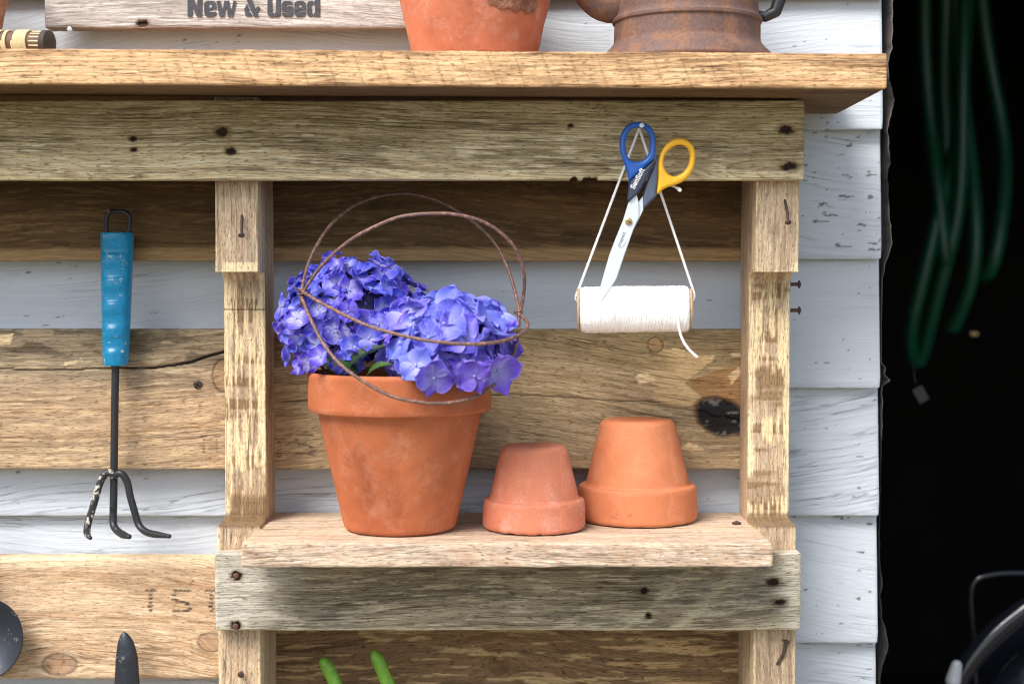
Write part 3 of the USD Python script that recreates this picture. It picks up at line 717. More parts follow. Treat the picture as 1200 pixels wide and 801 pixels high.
def post_mid(u, v, w, col, h, o, Wb):
    q = lambda a, b, s: fbm(np.stack([u * a, v * b, 0 * u], -1), 4, 70 + s)
    fv = v / Wb
    xr_ = u + o[0]
    left = 1 - sm(-0.25, -0.2, xr_)
    # the left stretch is clean and pinkish low down, grey and cracked along the top
    col = mixc(col, col * np.array([1.10, 1.0, 0.92]), left * (1 - sm(0.4, 0.7, fv)))
    topg = sm(0.72, 0.86, fv + 0.2 * (q(8, 30, 1) - 0.5))
    col = mixc(col, S(112, 98, 76) * (0.7 + 0.6 * q(30, 300, 2)[..., None]), topg * 0.6)
    lich = sm(0.50, 0.58, q(40, 160, 3)) * topg
    col = mixc(col, S(72, 64, 50), lich * 0.6)
    mid = (1 - left)
    col = mixc(col, S(166, 144, 100) * (0.6 + 0.7 * q(16, 260, 4)[..., None]), mid * 0.5)
    # the long dark split on the left
    cx = [at(a, b, YB) for a, b in ((-80, 428), (0, 432), (60, 434), (130, 431), (180, 431), (205, 428), (225, 424), (245, 417), (262, 412), (300, 408))]
    cz = np.interp(xr_, [c[0] for c in cx], [c[2] - o[2] for c in cx]); wd = np.interp(xr_, [cx[0][0], cx[3][0], cx[6][0], cx[9][0]], [0.0005, 0.0007, 0.0015, 0.0016])
    d = np.abs(v - cz + 0.0012 * (q(60, 5, 5) - 0.5)); k = (1 - sm(wd * 0.6, wd * 1.25, d)) * (xr_ < at(300, 400, YB)[0])
    col = mixc(col, S(24, 16, 10), k); h = h - 0.003 * k
    # second, finer seam on the right stretch
    cz2 = np.interp(xr_, [at(320, 470, YB)[0], at(600, 462, YB)[0], at(700, 468, YB)[0], at(880, 476, YB)[0]], [at(320, 470, YB)[2] - o[2], at(600, 462, YB)[2] - o[2], at(700, 468, YB)[2] - o[2], at(880, 476, YB)[2] - o[2]])
    k = (1 - sm(0.0003, 0.0009, np.abs(v - cz2 + 0.002 * (q(30, 4, 6) - 0.5)))) * mid
    col = mixc(col, S(60, 46, 28), k * 0.8); h = h - 0.0012 * k
    # torn pale splinters right of the pots
    def patch(poly, c, amt, dh):
        nonlocal col, h
        from matplotlib.path import Path  # noqa
    def poly_mask(pts, soft=0.0006, jag=0.0035):
        P = np.array([(at(a, b, YB)[0] - o[0], at(a, b, YB)[2] - o[2]) for a, b in pts])
        jx, jy = jag * (q(160, 160, 8) - 0.5), jag * (q(160, 160, 9) - 0.5)
        pu, pv = u + jx, v + jy; inside = np.zeros(u.shape, bool); j = len(P) - 1
        for i in range(len(P)):
            c = ((P[i, 1] > pv) != (P[j, 1] > pv)) & (pu < (P[j, 0] - P[i, 0]) * (pv - P[i, 1]) / (P[j, 1] - P[i, 1] + 1e-12) + P[i, 0])
            inside ^= c; j = i
        return inside * 1.0
    t1 = poly_mask([(740, 418), (770, 412), (793, 407), (812, 416), (839, 416), (833, 424), (815, 438), (801, 448), (815, 459), (828, 470), (800, 478), (770, 470), (740, 450)])
    t1 = t1 * sm(at(738, 440, YB)[0], at(800, 440, YB)[0], xr_ + 0.012 * (q(30, 60, 17) - 0.5))
    col = mixc(col, S(222, 192, 142) * (0.8 + 0.4 * q(22, 300, 10)[..., None]), t1 * 0.75); h = h + 0.0007 * t1
    t2 = poly_mask([(801, 449), (826, 440), (850, 432), (872, 428), (880, 470), (850, 476), (828, 470), (815, 459)])
    col = mixc(col, S(170, 128, 82) * (0.8 + 0.4 * q(22, 300, 11)[..., None]), t2 * 0.8); h = h - 0.0008 * t2
    for pts in ([(855, 414), (868, 412), (874, 416), (858, 417)], [(797, 523), (806, 518), (820, 521), (825, 527), (810, 529), (797, 527)], [(745, 442), (752, 436), (768, 441), (766, 447), (750, 449)], [(852, 440), (866, 430), (870, 436), (858, 452)], [(0, 392), (16, 390), (12, 404), (-10, 404)], [(75, 424), (96, 420), (98, 424), (76, 428)]):
        t = poly_mask(pts); col = mixc(col, S(238, 212, 166), t * 0.85); h = h + 0.0006 * t
    for a, b, r1_, r2_ in ((768, 404, 9, 9), (262, 440, 13, 19)):
        hu, hv = loc(a, b, YB, o); rr = np.sqrt(((u - hu) / (r1_ * px(YB))) ** 2 + ((v - hv) / (r2_ * px(YB))) ** 2)
        k = np.exp(-((rr - 1) / 0.09) ** 2); col = mixc(col, S(70, 48, 28), k * 0.8); h = h - 0.0008 * k
        col = mixc(col, S(176, 136, 92), (1 - sm(0.8, 0.95, rr)) * 0.5)
    # scorched black knot at the right-hand stringer
    hu, hv = loc(846, 488, YB, o); du, dv2 = u - hu, v - hv; ca, sa = math.cos(-0.32), math.sin(-0.32)
    rr = np.sqrt(((du * ca + dv2 * sa) / (32 * px(YB))) ** 2 + ((-du * sa + dv2 * ca) / (21 * px(YB))) ** 2) + 0.22 * (q(90, 90, 12) - 0.5)
    col = mixc(col, S(92, 66, 42), (1 - sm(1.0, 1.18, rr)) * 0.8)
    k = 1 - sm(0.86, 1.04, rr)
    col = mixc(col, S(34, 34, 36) * (0.6 + 0.9 * q(150, 300, 13)[..., None]), k); h = h - 0.0016 * k * (0.6 + q(200, 200, 14))
    col = mixc(col, S(150, 146, 140), k * sm(0.60, 0.66, q(120, 260, 15)) * 0.6)
    ck = (1 - sm(0.0004, 0.0011, np.abs(v - hv + 0.25 * du + 0.007 * (q(60, 10, 16) - 0.5)))) * k; col = mixc(col, S(8, 8, 8), ck); h = h - 0.003 * ck
    for (uu, vv_, g_, sx, sy, sd) in ((236, 511, 'I', 3.0, 3.6, 1), (251, 511, 'I', 3.0, 3.6, 2), (349, 510, 'S', 6, 4.2, 3), (322, 514, 'I', 5, 4.2, 4)):
        col, h = stamp(col, h, u, v, o, YB, uu, vv_, g_, sx, sy, 80 + sd, 0.6)
    return col, h


back(385.5, 549.5, 12, dict(tan, v0=0.06, w0=0.035, ring=0.0042, wander=0.035, wf=3.0, late_amt=0.75, grey_amt=0.5, fib=0.45, dirt_amt=0.22, speck=0.5, pale_amt=0.6, crack=0.45,
                            knots=[]), post_mid, dv=0.0011)


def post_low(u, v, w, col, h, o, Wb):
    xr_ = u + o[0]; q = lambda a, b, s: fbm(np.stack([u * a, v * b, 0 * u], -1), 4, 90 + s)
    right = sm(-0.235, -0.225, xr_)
    col = mixc(col, S(112, 84, 52) * (0.55 + 0.9 * q(12, 240, 1)[..., None]), right * 0.85)  # shade of the right bay painted in as a browner tone
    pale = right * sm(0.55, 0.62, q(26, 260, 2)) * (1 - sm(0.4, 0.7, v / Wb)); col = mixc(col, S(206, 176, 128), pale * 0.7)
    topc = sm(0.90, 0.93, v / Wb + 0.02 * (q(50, 10, 3) - 0.5))
    col = mixc(col, S(246, 220, 184), topc * (1 - right) * 0.7)
    for (uu, vv_, g_, sx, sy, sd) in ((172, 692, 'I', 4.6, 4.6, 1), (205, 692, 'S', 6.0, 4.7, 2), (243, 692, 'I', 4.6, 4.6, 3)):
        col, h = stamp(col, h, u, v, o, YB, uu, vv_, g_, sx, sy, 95 + sd, 0.85)
    return col, h


peach = dict(early=S(216, 180, 138), late=S(184, 144, 102), grey=S(200, 166, 126), dirt=S(150, 116, 78), pale=S(244, 220, 180))
kk1 = loc(247, 752, YB, (XB0, YB, at(600, 796, YB)[2])); kk2 = loc(70, 790, YB, (XB0, YB, at(600, 796, YB)[2])); kk3 = loc(555, 790, YB, (XB0, YB, at(600, 796, YB)[2]))
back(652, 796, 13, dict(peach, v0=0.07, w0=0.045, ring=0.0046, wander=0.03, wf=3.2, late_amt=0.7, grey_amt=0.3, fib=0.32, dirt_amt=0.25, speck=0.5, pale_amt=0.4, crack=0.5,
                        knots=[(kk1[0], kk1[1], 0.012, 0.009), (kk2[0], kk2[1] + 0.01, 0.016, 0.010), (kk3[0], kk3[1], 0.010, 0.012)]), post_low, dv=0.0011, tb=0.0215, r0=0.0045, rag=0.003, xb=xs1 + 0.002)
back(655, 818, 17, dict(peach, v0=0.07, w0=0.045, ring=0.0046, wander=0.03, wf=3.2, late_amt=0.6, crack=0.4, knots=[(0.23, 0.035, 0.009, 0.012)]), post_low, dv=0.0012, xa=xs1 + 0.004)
back(826, 980, 14, dict(tan, grey_amt=0.6), None, dv=0.004)
back(1060, 1200, 15, dict(tan, grey_amt=0.6), None, dv=0.004)
board('front_board', pallet, 'weathered_wood', stations((0, xr - xl, 0.01)), 0.09, TF, (xl, YF, 0.02), X, Z, Y, lambda u, v, w: wood(u, v, w, 16, P2), dv=0.006, seed=16)

# thick top shelf plank
YT = -0.083
pl, pr_ = at(0, 55.5, YT), at(1039.5, 62.5, YT)
zb_r = at(1039.5, 104, YT)[2]; Tt = pr_[2] - zb_r
ang = math.atan2(pl[2] - pr_[2], pr_[0] - pl[0]) * 0.85
eu = np.array([math.cos(ang), 0, -math.sin(ang)]); ev = np.array([math.sin(ang), 0, math.cos(ang)])
Lt = pr_[0] + 0.80; orgt = np.array([pr_[0], YT, zb_r]) - eu * Lt
warm = dict(early=S(224, 182, 132), late=S(186, 136, 88), grey=S(204, 166, 120), dirt=S(130, 88, 52), pale=S(236, 202, 152))
PT = dict(warm, v0=0.05, w0=0.012, ring=0.0038, wander=0.02, wf=2.2, late_amt=0.85, grey_amt=0.45, fib=0.45, dirt_amt=0.35, dirt_t=0.56, speck=0.8, pale_amt=0.5, crack=0.8, desat=0.05)


def shade(u, v, w):
    col, h = wood(u, v, w, 21, PT); q = lambda a, b, s: fbm(np.stack([u * a, v * b, w * b], -1), 4, 110 + s)
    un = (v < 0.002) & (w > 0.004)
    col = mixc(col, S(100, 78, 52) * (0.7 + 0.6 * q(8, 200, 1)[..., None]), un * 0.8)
    # saw chatter: slanting fine lines on the front edge
    ph = np.modf((u * 1.0 + v * 0.35) / 0.023 + 0.3 * q(6, 6, 2))[0]
    k = np.exp(-((ph - 0.5) / 0.03) ** 2) * sm(0.42, 0.56, q(5, 20, 3)) * (w < 0.003) * sm(0.35, 0.45, u) * (1 - sm(0.95, 1.05, u))
    col = mixc(col, S(120, 84, 50), k * 0.5)
    col = mixc(col, S(132, 92, 58), sm(0.80, 0.93, v / Tt + 0.3 * (q(30, 200, 4) - 0.5)) * sm(0.45, 0.6, q(18, 60, 5)) * 0.6)
    h = h - 0.0003 * k
    return col, h


board('shelf', pallet, 'weathered_wood', stations((0, 0.28, 0.01), (0.28, Lt, 0.0013)), Tt, 0.193, orgt, eu, ev, Y, shade, dv=0.0009, dw=0.0032, r0=0.0016, rag=0.0026, seed=21, label='thick warm brown plank laid along the top')

# lower shelf board between the stringers
YL = -0.076
zt2, zb2 = at(600, 636.5, YL)[2], at(600, 664.5, YL)[2]; sx0, sx1 = at(283, 650, YL)[0], at(905.5, 650, YL)[0]
pink = dict(early=S(214, 188, 158), late=S(184, 148, 116), grey=S(206, 180, 150), dirt=S(158, 128, 102), pale=S(232, 210, 188))
PL = dict(pink, v0=0.01, w0=-0.05, ring=0.0042, wander=0.02, wf=2.4, late_amt=0.6, grey_amt=0.4, fib=0.35, dirt_amt=0.35, speck=0.6, pale_amt=0.5, crack=0.55)
XS = lambda uu, vv_: None
zs = zt2                                                        # shelf top


def on_shelf(u, v):
    """Where pixel (u, v) meets the shelf's top."""
    a, b = (u - 600) / FPX, (400.5 - v) / FPX
    d = np.array([a, math.cos(PITCH) + b * math.sin(PITCH), -math.sin(PITCH) + b * math.cos(PITCH)])
    return np.array([0, -BACK, EYE]) + d * ((zs - EYE) / d[2])


def shade(u, v, w):
    col, h = wood(u, v, w, 22, PL); q = lambda a, b, s: fbm(np.stack([u * a, v * b, w * b], -1), 4, 120 + s)
    top = v > Tl - 0.0005
    col = mixc(col, S(204, 180, 150), sm(0.48, 0.6, q(9, 50, 1)) * top * 0.5)
    fr = (w < 0.001)
    ph = sm(0.55, 0.62, fbm(np.stack([(u + v * 1.4) * 160, v * 60, 0 * u], -1), 3, 124)); col = mixc(col, S(186, 150, 122), ph * fr * 0.45)
    return col, h


Tl = zt2 - zb2
board('shelf', pallet, 'weathered_wood', stations((0, sx1 - sx0, 0.0013)), Tl, 0.176, (sx0, YL, zb2), X, Z, Y, shade, dv=0.0009, dw=0.0022, r0=0.0014, rag=0.0016, seed=22, label='lower shelf board of pale pinkish wood between the uprights')


# nails and screws of the pallet
def nail(tip, head, r=0.0013, rh=0.0029, bend=None):
    tip, head = np.asarray(tip, float), np.asarray(head, float); d = head - tip; L = np.linalg.norm(d); d /= L
    pts = [tip, (tip + head) / 2 + (np.zeros(3) if bend is None else np.asarray(bend)), head]
    sh = tube(spline(pts, 8), r, 8)
    hd = tube([head - d * 0.0004, head + d * 0.0001, head + d * 0.0011, head + d * 0.0014], [r, rh, rh, rh * 0.8], 14)
    return trimesh.util.concatenate([sh, hd])


obj('nail', nail(at(283.5, 252, 0.001), at(283, 275, -0.012)), 'nail_steel', pallet, smooth=40)
obj('nail', nail(at(919.5, 234, 0.001), at(923.5, 260, -0.013), bend=(0.0006, 0, 0)), 'nail_steel', pallet, smooth=40)
for v_ in (333, 363.5):
    p = at(927.5, v_, 0.045); obj('screw', nail(p - X * 0.006, p + X * 0.0065, r=0.0017, rh=0.0038), 'nail_steel', pallet, smooth=40)
scr = at(231.5, 450.5, YB - 0.0008); head = lathe(rounded([(0, 0.0012), (0.003, 0.0010), (0.0042, 0.0002), (0.0042, -0.002)], 0.0004), 20)
head.apply_transform(trimesh.transformations.rotation_matrix(math.pi / 2, [1, 0, 0])); head.apply_translation(scr)
sp = obj('screw', head, 'nail_steel', pallet, smooth=40)
for a in (0.4, 0.4 + math.pi / 2):
    c = trimesh.creation.box([0.0056, 0.0004, 0.0009]); c.apply_transform(trimesh.transformations.rotation_matrix(a, [0, 1, 0])); c.apply_translation(scr - Y * 0.0013); obj('drive_slot', c, 'black_plastic', sp)
hp = on_shelf(863, 614); obj('nail', nail(hp - Z * 0.008, hp + Z * 0.0006, rh=0.0042), 'nail_steel', pallet, smooth=40)
for a, b in ((277, 674), (276, 733)):
    p = at(a, b, YF + 0.0012); obj('nail', nail(p + Y * 0.006, p, r=0.0013, rh=0.0027), 'nail_rust', pallet, smooth=40)
p0, p1 = at(911, 778, -0.0006), at(921, 752, -0.0012); obj('nail', nail(p0 + Y * 0.001, p1, r=0.0016, rh=0.0030, bend=(0.0015, -0.0012, 0)), 'nail_steel', pallet, smooth=40)
p = at(283, 786, 0.0); obj('nail', nail(p + Y * 0.004, p + np.array([0, -0.003, -0.002])), 'nail_steel', pallet, smooth=40)

# ------------------------------------------------------------------ terracotta pots
def pot_profile(h, rb, rt, rr, rim_h, t=0.006, lip=0.0028, flare=0.0):
    """(radius, height) of an upright pot: base radius rb, body top rt, rim rr, rim height."""
    out = rounded([(0.0, 0.0), (rb - 0.004, 0.0), (rb, 0.003), (rt, h - rim_h), (rr - 0.0016, h - rim_h + 0.0006), (rr - 0.0006 + flare * 0, h - rim_h + 0.004), (rr, h - 0.003), (rr - lip, h), (rr - t, h - 0.002), (rb - t, t), (0.0, t)], lip, 4)
    return dense(out, 0.0035)


def pot(name, label, cx, cy, z0, h, rb, rt, rr, rim_h, m, inverted=False, wob=0.0016, seed=0, group=None, chip=0.0):
    t = thing(name, label, 'flower pot', (cx, cy, z0), group)
    pr = pot_profile(h, rb, rt, rr, rim_h)
    k = int(np.argmin(np.abs(pr[:, 1] - (h - rim_h)) + 10 * (np.arange(len(pr)) > len(pr) * 0.62)))
    me = lathe(pr, 128, (0, 0, 0), wob, seed)
    if chip:
        v = me.vertices; th = np.arctan2(v[:, 1], v[:, 0]); q = fbm(np.stack([np.cos(th) * 9, np.sin(th) * 9, 0 * th], -1), 4, seed + 3)
        kk = (v[:, 2] > h - 0.004) * np.clip(q - 0.5, 0, 1) * chip; v[:, 2] -= kk; me.vertices = v
    if inverted:
        v = me.vertices.copy(); v[:, 2] = h - v[:, 2]; me = trimesh.Trimesh(v, me.faces[:, ::-1], process=False)
    me.apply_translation([cx, cy, z0])
    return t, me


def pot_parts(t, me, m, z_cut, inverted):
    """Body and rim are two parts with a seam where the rim starts."""
    c = me.triangles_center[:, 2]; rim = c > z_cut if not inverted else c < z_cut
    for nm, sel in (('pot_body', ~rim), ('pot_rim', rim)):
        s = me.submesh([np.nonzero(sel)[0]], append=True, repair=False); obj(nm, s, m, t, smooth=42)


zs_top = zs + 0.0004
cx, cy = at(468.5, 433, 0.002)[0], 0.002
big_h = at(468, 434, cy)[2] - zs_top
t, me = pot('terracotta_pot', 'large upright terracotta flower pot holding the violet hydrangeas on the lower shelf', cx, cy, zs_top, big_h, 0.0505, 0.0735, 0.0822, 0.036, 'terracotta', seed=1)
pot_parts(t, me, 'terracotta', zs_top + big_h - 0.036, False)
POT = (cx, cy, zs_top + big_h)
soil = lathe(dense([(0, 0.0), (0.05, 0.001), (0.072, -0.002)], 0.005), 48, (cx, cy, zs_top + big_h - 0.02), 0.004, 3); obj('soil', soil, 'dark_soil', t, smooth=True)

cy = 0.004; cx = at(626, 600, cy)[0]; h = at(628, 521, cy - 0.0)[2] - zs_top
t, me = pot('terracotta_pot', 'smallest terracotta pot, chalky pink, turned upside down beside the hydrangea pot', cx, cy, zs_top, h, 0.0298, 0.0405, 0.0465, 0.0275, '', inverted=True, seed=2, chip=0.005)
pot_parts(t, me, 'chalky_terracotta', zs_top + 0.0275, True)
cy = 0.054; cx = at(747, 600, cy)[0]; h = at(747, 491, cy)[2] - zs_top
t, me = pot('terracotta_pot', 'clean orange terracotta pot turned upside down at the right end of the lower shelf', cx, cy, zs_top, h, 0.0345, 0.0485, 0.0556, 0.0335, '', inverted=True, seed=5, chip=0.002)
pot_parts(t, me, 'bright_terracotta', zs_top + 0.0335, True)
# stamped maker's mark on its rim
mk = meshkit.text_mesh('LL', 0.0042, 0.0012)
v = mk.vertices - mk.bounds.mean(0); R_ = 0.0553; th = -math.pi / 2 - 0.38 + v[:, 0] / R_
mk.vertices = np.stack([cx + (R_ + v[:, 2] - 0.0002) * np.cos(th), cy + (R_ + v[:, 2] - 0.0002) * np.sin(th), zs_top + 0.0135 + v[:, 1]], 1); obj('stamped_mark', mk, 'brown_clay', t)
arc = [(cx + R_ * math.cos(-math.pi / 2 - 0.38 + a), cy + R_ * math.sin(-math.pi / 2 - 0.38 + a), zs_top + 0.0085 + 9 * (a ** 2) * 0.012) for a in np.linspace(-0.17, 0.2, 14)]
obj('stamped_mark', tube(arc, 0.0005, 6), 'brown_clay', t)

# ------------------------------------------------------------------ things on the top shelf
def shelf_z(x):
    s = (x - pr_[0]) / eu[0]; return pr_[2] + s * eu[2] + 0.0012


cy = 0.0; cx = at(556.5, 54, cy)[0]; z0 = shelf_z(cx); 
t, me = pot('terracotta_pot', 'upright terracotta pot with peeling rim on the top shelf in front of the lettered sign', cx, cy, z0, 0.118, 0.0545, 0.0735, 0.083, 0.034, '', seed=8)
pot_parts(t, me, 'old_terracotta', z0 + 0.118 - 0.034, False)

tt_, zz_ = np.meshgrid(np.linspace(-1.38, -0.55, 70), np.linspace(0.028, 0.066, 50), indexing='ij')
lim = 0.0420 + 0.010 * (fbm(np.stack([tt_ * 9, 0 * tt_, 0 * tt_], -1), 4, 4) - 0.5) - 0.004 * np.sin((tt_ + 1.38) / 0.83 * math.pi)
off = np.where(zz_ > lim, 0.0011 + 0.0016 * (fbm(np.stack([tt_ * 22, zz_ * 320, 0 * tt_], -1), 3, 6) - 0.4), -0.0012) * np.clip((tt_ + 1.38) * 14, 0, 1) * np.clip((-0.55 - tt_) * 14, 0, 1) - 0.0003
rr_ = 0.0545 + (0.0735 - 0.0545) * (zz_ / 0.084) + off
P_ = np.stack([cx + rr_ * np.cos(tt_), cy + rr_ * np.sin(tt_), z0 + zz_], -1); I_ = np.arange(70 * 50).reshape(70, 50)
F_ = np.vstack([np.stack([I_[:-1, :-1].ravel(), I_[1:, :-1].ravel(), I_[1:, 1:].ravel()], 1), np.stack([I_[:-1, :-1].ravel(), I_[1:, 1:].ravel(), I_[:-1, 1:].ravel()], 1)])
obj('peeling_crust', (P_.reshape(-1, 3), F_), 'brown_clay', t, smooth=True)

# rusty kettle
cy = 0.01; cx = at(805, 40, cy)[0]; z0 = shelf_z(cx); s = px(cy)
kt = thing('rusty_kettle', 'old rusty brown kettle with flared base at the right end of the top shelf', 'kettle', (cx, cy, z0))
pr = rounded([(0, 0.0), (0.076, 0.0), (0.079, 0.003), (0.0755, 0.009), (0.0685, 0.016), (0.0655, 0.020), (0.0650, 0.036), (0.0650, 0.0375)], 0.003)
obj('base', lathe(dense(pr, 0.003), 128, (cx, cy, z0), 0.0012, 4), 'rusty_iron', kt, smooth=45)
pr = rounded([(0.0650, 0.0372), (0.0668, 0.038), (0.0668, 0.0415), (0.0645, 0.0425), (0.0635, 0.046), (0.063, 0.13), (0.05, 0.152), (0.03, 0.16), (0.0, 0.162)], 0.004)
obj('body', lathe(dense(pr, 0.003), 128, (cx, cy, z0), 0.001, 5), 'rusty_iron', kt, smooth=45)
q0 = np.array([cx, cy, z0])
obj('spout', tube(spline([q0 + [-0.050, 0, 0.062], q0 + [-0.072, 0.004, 0.058], q0 + [-0.088, 0.006, 0.072], q0 + [-0.1, 0.008, 0.12]], 24), np.linspace(0.020, 0.012, 24), 20), 'rusty_iron', kt, smooth=True)
obj('lug', to_tm(hull_chain([q0 + [0.060, -0.005, 0.046], q0 + [0.069, -0.006, 0.043], q0 + [0.078, -0.006, 0.048], q0 + [0.082, -0.006, 0.060]], [0.004, 0.0045, 0.0055, 0.006])), 'black_iron', kt, smooth=40)
obj('lid_knob', lathe(rounded([(0, 0.162), (0.006, 0.163), (0.006, 0.17), (0.013, 0.176), (0.010, 0.186), (0, 0.188)], 0.003), 24, (cx, cy, z0)), 'rusty_iron', kt, smooth=45)

# lettered sign on the wall
YG = 0.086
sz0 = at(300, 33.5, YG)[2]; sgx0, sgx1 = at(53, 20, YG)[0], at(585, 20, YG)[0]
sign = thing('sign_board', 'grey weathered sign plank lettered New & Used above the top shelf', 'sign', (sgx0, YG, sz0))
PG = dict(early=S(208, 200, 192), late=S(160, 148, 138), grey=S(186, 178, 170), dirt=S(110, 96, 84), pale=S(230, 224, 216), v0=0.06, w0=0.06, ring=0.003, wander=0.02, wf=2.0, late_amt=0.6, grey_amt=0.4, fib=0.4, dirt_amt=0.3, speck=0.3, pale_amt=0.4, crack=0.4)
og = (sgx0, YG, sz0)


def shade(u, v, w):
    col, h = wood(u, v, w, 31, PG)
    hu, hv = loc(167, 28, YG, og); col, h = hole(col, h, u, v, hu, hv, 6 * px(YG), 4.5 * px(YG), 3, dark=S(40, 26, 20), rim=S(120, 80, 60))
    col = mixc(col, S(120, 92, 72), (1 - sm(0.0015, 0.0045, v + 0.004 * (fbm(np.stack([u * 40, 0 * u, 0 * u], -1), 3, 35) - 0.5))) * 0.6)
    return col, h


board('plank', sign, 'weathered_wood', stations((0, sgx1 - sgx0, 0.0014)), 0.095, 0.019, og, X, Z, Y, shade, dv=0.001, seed=31)


def rb_(x0, y0, x1, y1, r):
    return sbox(x0 + r, y0 + r, x1 - r, y1 - r).buffer(r, 6)


def stroke(pts, w):
    return LineString(pts).buffer(w / 2, cap_style=2, join_style=2)


T0, BL, XT = -3.0, 20.0, 1.5                                    # cap top, baseline, x-height in photo pixels
glyphs = [
    unary_union([sbox(220, T0, 225.6, BL), sbox(231.4, T0, 237, BL), Polygon([(220, T0), (226, T0), (237, BL), (231, BL)])]).difference(sbox(227.6, 14, 228.6, BL)),
    rb_(239.5, XT, 253.5, BL, 4.5).difference(rb_(244.6, 5.2, 248.6, 9.2, 1.2)).difference(sbox(244.6, 12.2, 254, 14.2)).difference(sbox(248.8, 11, 254, 14.2)),
    unary_union([stroke([(256.0, XT), (259.8, BL)], 4.6), stroke([(264.8, XT), (261.0, BL)], 3.4), stroke([(266.2, XT), (270.0, BL)], 4.6), stroke([(275.4, XT), (271.4, BL)], 3.4)]),
    unary_union([Polygon([(288, T0), (294, T0), (303.5, BL), (297, BL)]), stroke([(291.5, 6), (288.8, 11.5), (290, 17.2), (295.5, 17.6)], 4.6), stroke([(298, 17), (303.5, 8.5)], 4.0)]).difference(stroke([(290, 5.5), (297.5, 21)], 1.1)),
    rb_(313.5, T0 - 8, 329.0, BL, 4.5).difference(rb_(319.0, T0 - 12, 323.6, 15.6, 1.8)).difference(sbox(310, -30, 332, T0)).difference(sbox(320.9, 14, 321.8, 21)),
    rb_(330.5, XT, 343.5, BL, 4.0).difference(sbox(336.4, 5.6, 344, 7.6)).difference(sbox(336, 5.6, 338, 8.6)).difference(sbox(330, 13.4, 337.6, 15.4)),
    rb_(345.0, XT, 358.5, BL, 4.5).difference(rb_(350.0, 5.2, 353.8, 9.2, 1.2)).difference(sbox(350.0, 12.2, 359, 14.2)),
    unary_union([rb_(360.0, XT, 372, BL, 4.0).difference(rb_(365.0, 5.4, 369.2, 16.2, 1.4)), sbox(369.4, T0, 375, BL)]).difference(sbox(366.6, XT - 1, 367.6, BL + 1)),
]
for gph in glyphs:
    gph = affinity.scale(gph, 1, 1)
    conv = lambda xy: np.array([at(a, b, YG)[[0, 2]] for a, b in xy])
    def to_world(p):
        return Polygon(conv(p.exterior.coords), [conv(r_.coords) for r_ in p.interiors])
    pg = unary_union([to_world(p).buffer(0) for p in (gph.geoms if hasattr(gph, 'geoms') else [gph])])
    obj('lettering', plate_shape(pg, YG - 0.0009, 0.0006), 'stencil_ink', sign)
obj('nail', nail(at(82, 35, YG) + Y * 0.006, at(82, 35, YG) - Y * 0.001, rh=0.0024), 'bright_steel', sign, smooth=40)

# twine bobbin and brown pot at the far left of the top shelf
cyb = -0.035; A_, B_ = at(-40, 45.0, cyb + 0.02), at(57, 49.5, cyb); rb = 0.0105
A_[2] = shelf_z(A_[0]) + 0.0135; B_[2] = shelf_z(B_[0]) + rb + 0.0005
bob = thing('wooden_bobbin', 'dark wooden bobbin wound with cream twine lying at the left end of the top shelf', 'bobbin', (B_ + A_) / 2)
dirb = (B_ - A_) / np.linalg.norm(B_ - A_)
obj('core', tube([A_, A_ + dirb * 0.004, B_ - dirb * 0.006, B_ - dirb * 0.001, B_], [rb * 0.9, rb * 0.92, rb * 0.92, rb * 0.9, rb * 0.6], 28), 'bobbin_wood', bob, smooth=40)
tw = []
Lb = np.linalg.norm(B_ - A_); s_ = Lb - 0.016
e1 = np.cross(dirb, Z); e1 /= np.linalg.norm(e1); e2 = np.cross(dirb, e1)
for s0, s1_ in ((Lb - 0.030, Lb - 0.016), (Lb - 0.040, Lb - 0.036), (Lb - 0.052, Lb - 0.044)):
    nt = max(2, (s1_ - s0) / 0.0016); th = np.linspace(0, nt * 2 * np.pi, int(nt * 22)); al = np.linspace(s0, s1_, len(th))
    pts = A_ + al[:, None] * dirb + (rb * 0.92 + 0.0008) * (np.cos(th)[:, None] * e1 + np.sin(th)[:, None] * e2); tw.append(tube(pts, 0.00085, 6))
for k_ in range(16):
    a = k_ / 16 * 2 * math.pi; o_ = (rb * 0.9) * (math.cos(a) * e1 + math.sin(a) * e2); tw.append(tube([A_ + dirb * (Lb - 0.014) + o_, A_ + dirb * (Lb - 0.005) + o_], 0.0007, 5))
obj('twine', trimesh.util.concatenate(tw), 'jute_twine', bob, smooth=True)
obj('end_cap', tube([B_ - dirb * 0.0045, B_ - dirb * 0.004, B_ + dirb * 0.001, B_ + dirb * 0.0025], [rb * 0.96, rb * 1.02, rb * 1.02, rb * 0.7], 28), 'dark_wood', bob, smooth=40)
cy = 0.025; c_r = at(-6, 42, cy)[0]; z0 = shelf_z(-0.4)
t, me = pot('clay_pot', 'brown weathered clay pot cut off by the left edge of the photo', c_r - 0.05, cy, z0, 0.10, 0.046, 0.062, 0.068, 0.028, '', seed=12)
pot_parts(t, me, 'brown_clay', z0 + 0.10 - 0.028, False)

